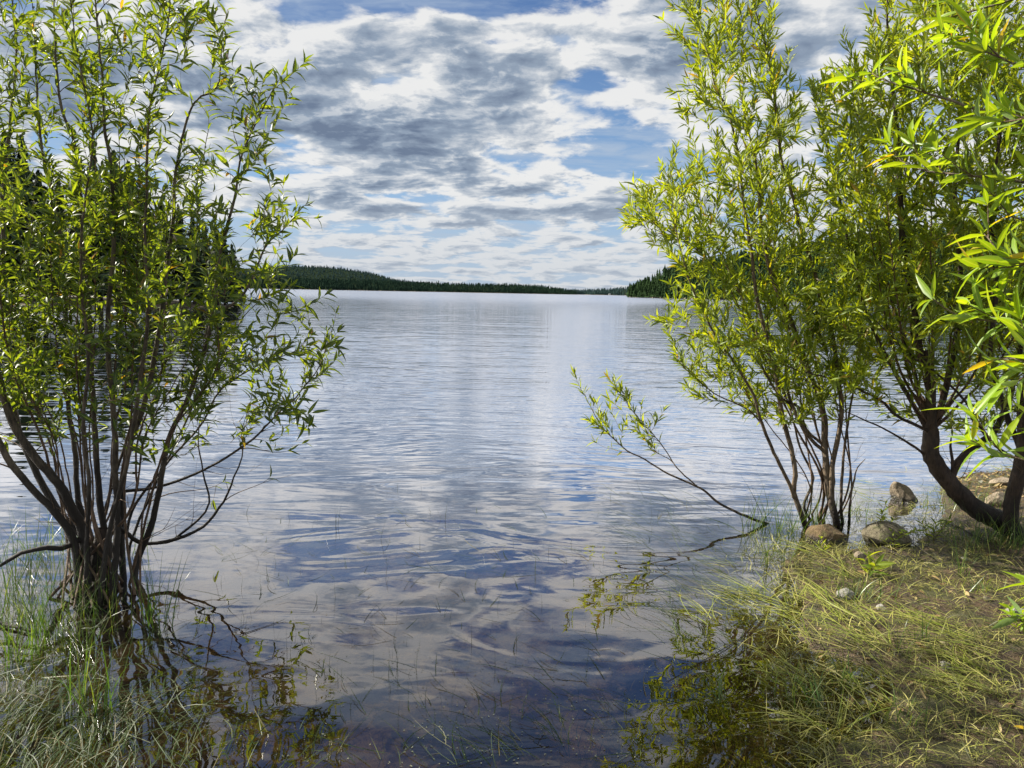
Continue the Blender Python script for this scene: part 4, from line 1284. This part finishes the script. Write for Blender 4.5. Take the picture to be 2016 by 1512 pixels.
# drowned weed on the bottom of the brown shallows
acc = Acc()
n = 5200
poly = [(1250, 1300), (1480, 1270), (1640, 1330), (1800, 1380), (1760, 1560), (1150, 1560), (1200, 1400)]
cen = scatter(poly, 120, rng)
p = cen[rng.integers(len(cen), size=n)] + rng.normal(0, 1, (n, 2)) * np.array([34, 26])
b = gpts(p); b[:, 2] = ground_z(b[:, 0], b[:, 1]) + 0.002; a_ = rng.uniform(0, 6.28, n)
b = b[b[:, 2] < 0.0]; n = len(b); a_ = a_[:n]
blades_geo(acc, b, np.stack([np.cos(a_), np.sin(a_), a_ * 0], -1), rng.uniform(0.03, 0.12, n), rng.uniform(0.002, 0.005, n), rng.uniform(0.1, 0.9, n), rng.uniform(-0.8, 0.4, n), rng, 4)
tag(acc.build('drowned_weed', M['drowned']), 'olive brown drowned weed on the bottom of the shallows', 'water weed', kind='stuff')

# bent sedge tufts in the near water, each a thing
hs = heading_px((1100, 1500), (940, 1400))


def sedge(px, py, n, ln, label, mat, dir_=None, spread=0.012, up=(0.2, 0.8), up2=(-0.5, 0.1), w=(0.003, 0.006), lean=0.25):
    g = G(px, py)
    e = Acc()
    b = g + rng.normal(0, 1, (n, 3)) * np.array([spread, spread, 0]); b[:, 2] = -0.03
    if dir_ is None:
        a_ = rng.uniform(0, 6.28, n); hd = np.stack([np.cos(a_), np.sin(a_), a_ * 0], -1)
    else: hd = rot_xy(dir_, rng.normal(0, lean, n))
    blades_geo(e, b, hd, rng.uniform(*ln, n), rng.uniform(*w, n), rng.uniform(*up, n), rng.uniform(*up2, n), rng, 7, minz=-0.03)
    o = e.build('sedge_tuft', mat, None, (g[0], g[1], 0)); o.location = (g[0], g[1], 0)
    tag(o, label, 'grass tuft', 'bent sedge tufts in the near water')


sedge(955, 1500, 15, (0.15, 0.34), 'bent sedge tuft, leftmost of three at the bottom centre', M['grass_left'], hs, up=(0.15, 0.9), up2=(-0.45, -0.1), spread=0.03, w=(0.002, 0.0048), lean=0.35)
sedge(1035, 1490, 15, (0.18, 0.36), 'bent sedge tuft, middle of three at the bottom centre', M['grass_left'], hs, up=(0.15, 0.9), up2=(-0.45, -0.1), spread=0.03, w=(0.002, 0.0048), lean=0.35)
sedge(1110, 1460, 15, (0.15, 0.34), 'bent sedge tuft, rightmost of three at the bottom centre', M['grass_left'], hs, up=(0.15, 0.9), up2=(-0.45, -0.1), spread=0.03, w=(0.002, 0.0048), lean=0.35)
sedge(1430, 1390, 22, (0.15, 0.35), 'loose green tuft leaning over submerged brown weed', M['grass_green'], heading_px((1640, 1450), (1540, 1330)))
sedge(1650, 1440, 30, (0.12, 0.3), 'yellow-green tuft on wet mud near the bottom right', M['grass_right'], None, up=(0.2, 1.1))
sedge(1620, 1400, 20, (0.2, 0.4), 'tuft of long blades over brown shallows right of centre', M['grass_green'], heading_px((1640, 1450), (1540, 1300)))


# willow seedlings by the rocks
def seedling(px, py, hgt, n, label, seed, L=0.06, lean=0.2, d=None, name='willow_seedling', mat='leaf_right'):
    r_ = np.random.default_rng(seed)
    g = gpts([(px, py)])[0]
    e = thing(name, g, label, 'seedling')
    tw = Acc(); lf = Acc()
    for k in range(n):
        dr = nrm(np.array([r_.normal(0, lean), r_.normal(0, lean), 1.0]))
        hh = hgt * r_.uniform(0.6, 1.1)
        t = np.linspace(0, 1, 8)[:, None]
        sp = np.array([r_.normal(0, .015), r_.normal(0, .015), -0.01]) + dr * hh * t + r_.normal(0, 0.12, 3) * hh * t ** 2
        tube(tw, sp, np.linspace(0.0025, 0.001, 8), 5)
        m_ = max(6, int(hh / 0.012)); f = np.linspace(0.2, 1, m_)
        p = np.stack([np.interp(f, t[:, 0], sp[:, q]) for q in range(3)], -1)
        a_ = np.arange(m_) * 2.4 + r_.uniform(0, 6)
        op = r_.uniform(0.6, 1.2, m_)[:, None]
        D = dr * np.cos(op) + np.stack([np.cos(a_), np.sin(a_), a_ * 0], -1) * np.sin(op)
        leaves_geo(lf, p, D, np.tile(dr, (m_, 1)) + r_.normal(0, .2, (m_, 3)), L * r_.uniform(0.6, 1.2, m_), L * 0.11 * r_.uniform(0.8, 1.2, m_), r_.uniform(0.1, 0.4, m_), 0.2)
    tw.build('stem', M['twig'], e); lf.build('foliage', M[mat], e)


seedling(1735, 1068, 0.24, 4, 'leafy green willow seedling in front of the olive rock', 3, lean=0.35)
seedling(1755, 1085, 0.13, 4, 'low seedling of small leaves beside the olive rock', 4, 0.04, 0.5)
seedling(1838, 1075, 0.20, 3, 'thin green seedling standing in the pool before the crooked trunk', 5, 0.06)
seedling(1700, 1150, 0.13, 2, 'seedling with long drooping green leaves over the little tan stone', 6, 0.10, 0.4)
seedling(1625, 1090, 0.08, 3, 'tiny yellowish seedling in front of the mossy brown rock', 7, 0.05, 0.7)
seedling(2010, 1285, 0.14, 2, 'bright sprout beside the grey stone at the right edge', 9, 0.09, 0.5, mat='leaf_near')


def twig(pxs, r, label, mat='bark_dark', lift=0.012, name='fallen_twig'):
    g = gpts(pxs, lift); g = resample(g, 0.03)
    g[:, 2] += np.convolve(rng.normal(0, 0.004, len(g) + 4), np.ones(5) / 5, 'valid')
    a = Acc(); tube(a, g, np.linspace(r, r * 0.4, len(g)), 7, 0.1, rng)
    o = a.build(name, M[mat], None, g[0]); o.location = g[0]
    tag(o, label, 'twig')


twig([(1735, 1095), (1790, 1130), (1830, 1150)], 0.004, 'pale bare twig lying across grass below the seedling', 'bark_right', 0.03)
twig([(1790, 1080), (1830, 1120), (1880, 1165)], 0.004, 'thin dark twig crossing the mud right of the pale twig', 'bark_dark', 0.03)
twig([(1860, 1040), (1900, 1065), (1945, 1100)], 0.008, 'thick dark fallen stick below the crooked trunk', 'bark_dark', 0.03)
twig([(1480, 1235), (1440, 1270), (1310, 1345)], 0.002, 'straight pale reed stem floating over brown shallows', 'bark_right', 0.004)
twig([(-40, 1225), (10, 1235), (75, 1250)], 0.012, 'dark drowned stick among grass at the left edge', 'bark_dark', 0.01)
twig([(470, 1252), (520, 1235), (560, 1222)], 0.0018, 'thin straight reed floating right of the left willow', 'bark_dark', 0.004)


def one_leaf(px, py, L, ang, mat, label):
    g = gpts([(px, py)], 0.012)[0]
    a = Acc(); leaves_geo(a, [[0, 0, 0]], [[math.cos(ang), math.sin(ang), 0.1]], [[0.1, -0.2, 1]], [L], [L * 0.13], [0.12], 0.25, [0.1])
    o = a.build('fallen_leaf', M[mat]); o.location = g
    tag(o, label, 'leaf')


one_leaf(1990, 1460, 0.075, -0.5, 'yellow', 'bright yellow fallen leaf on mud in the bottom right corner')
one_leaf(1815, 1138, 0.06, 0.1, 'pale', 'pale cream fallen leaf at the end of the bare twig')
one_leaf(1980, 1492, 0.05, 2.6, 'pale', 'pale dry leaf under the bright yellow one')
for o in bpy.data.objects:
    if o.type == 'EMPTY': pass
print('objects', len(bpy.data.objects), 'faces', sum(len(m_.polygons) for m_ in bpy.data.meshes))
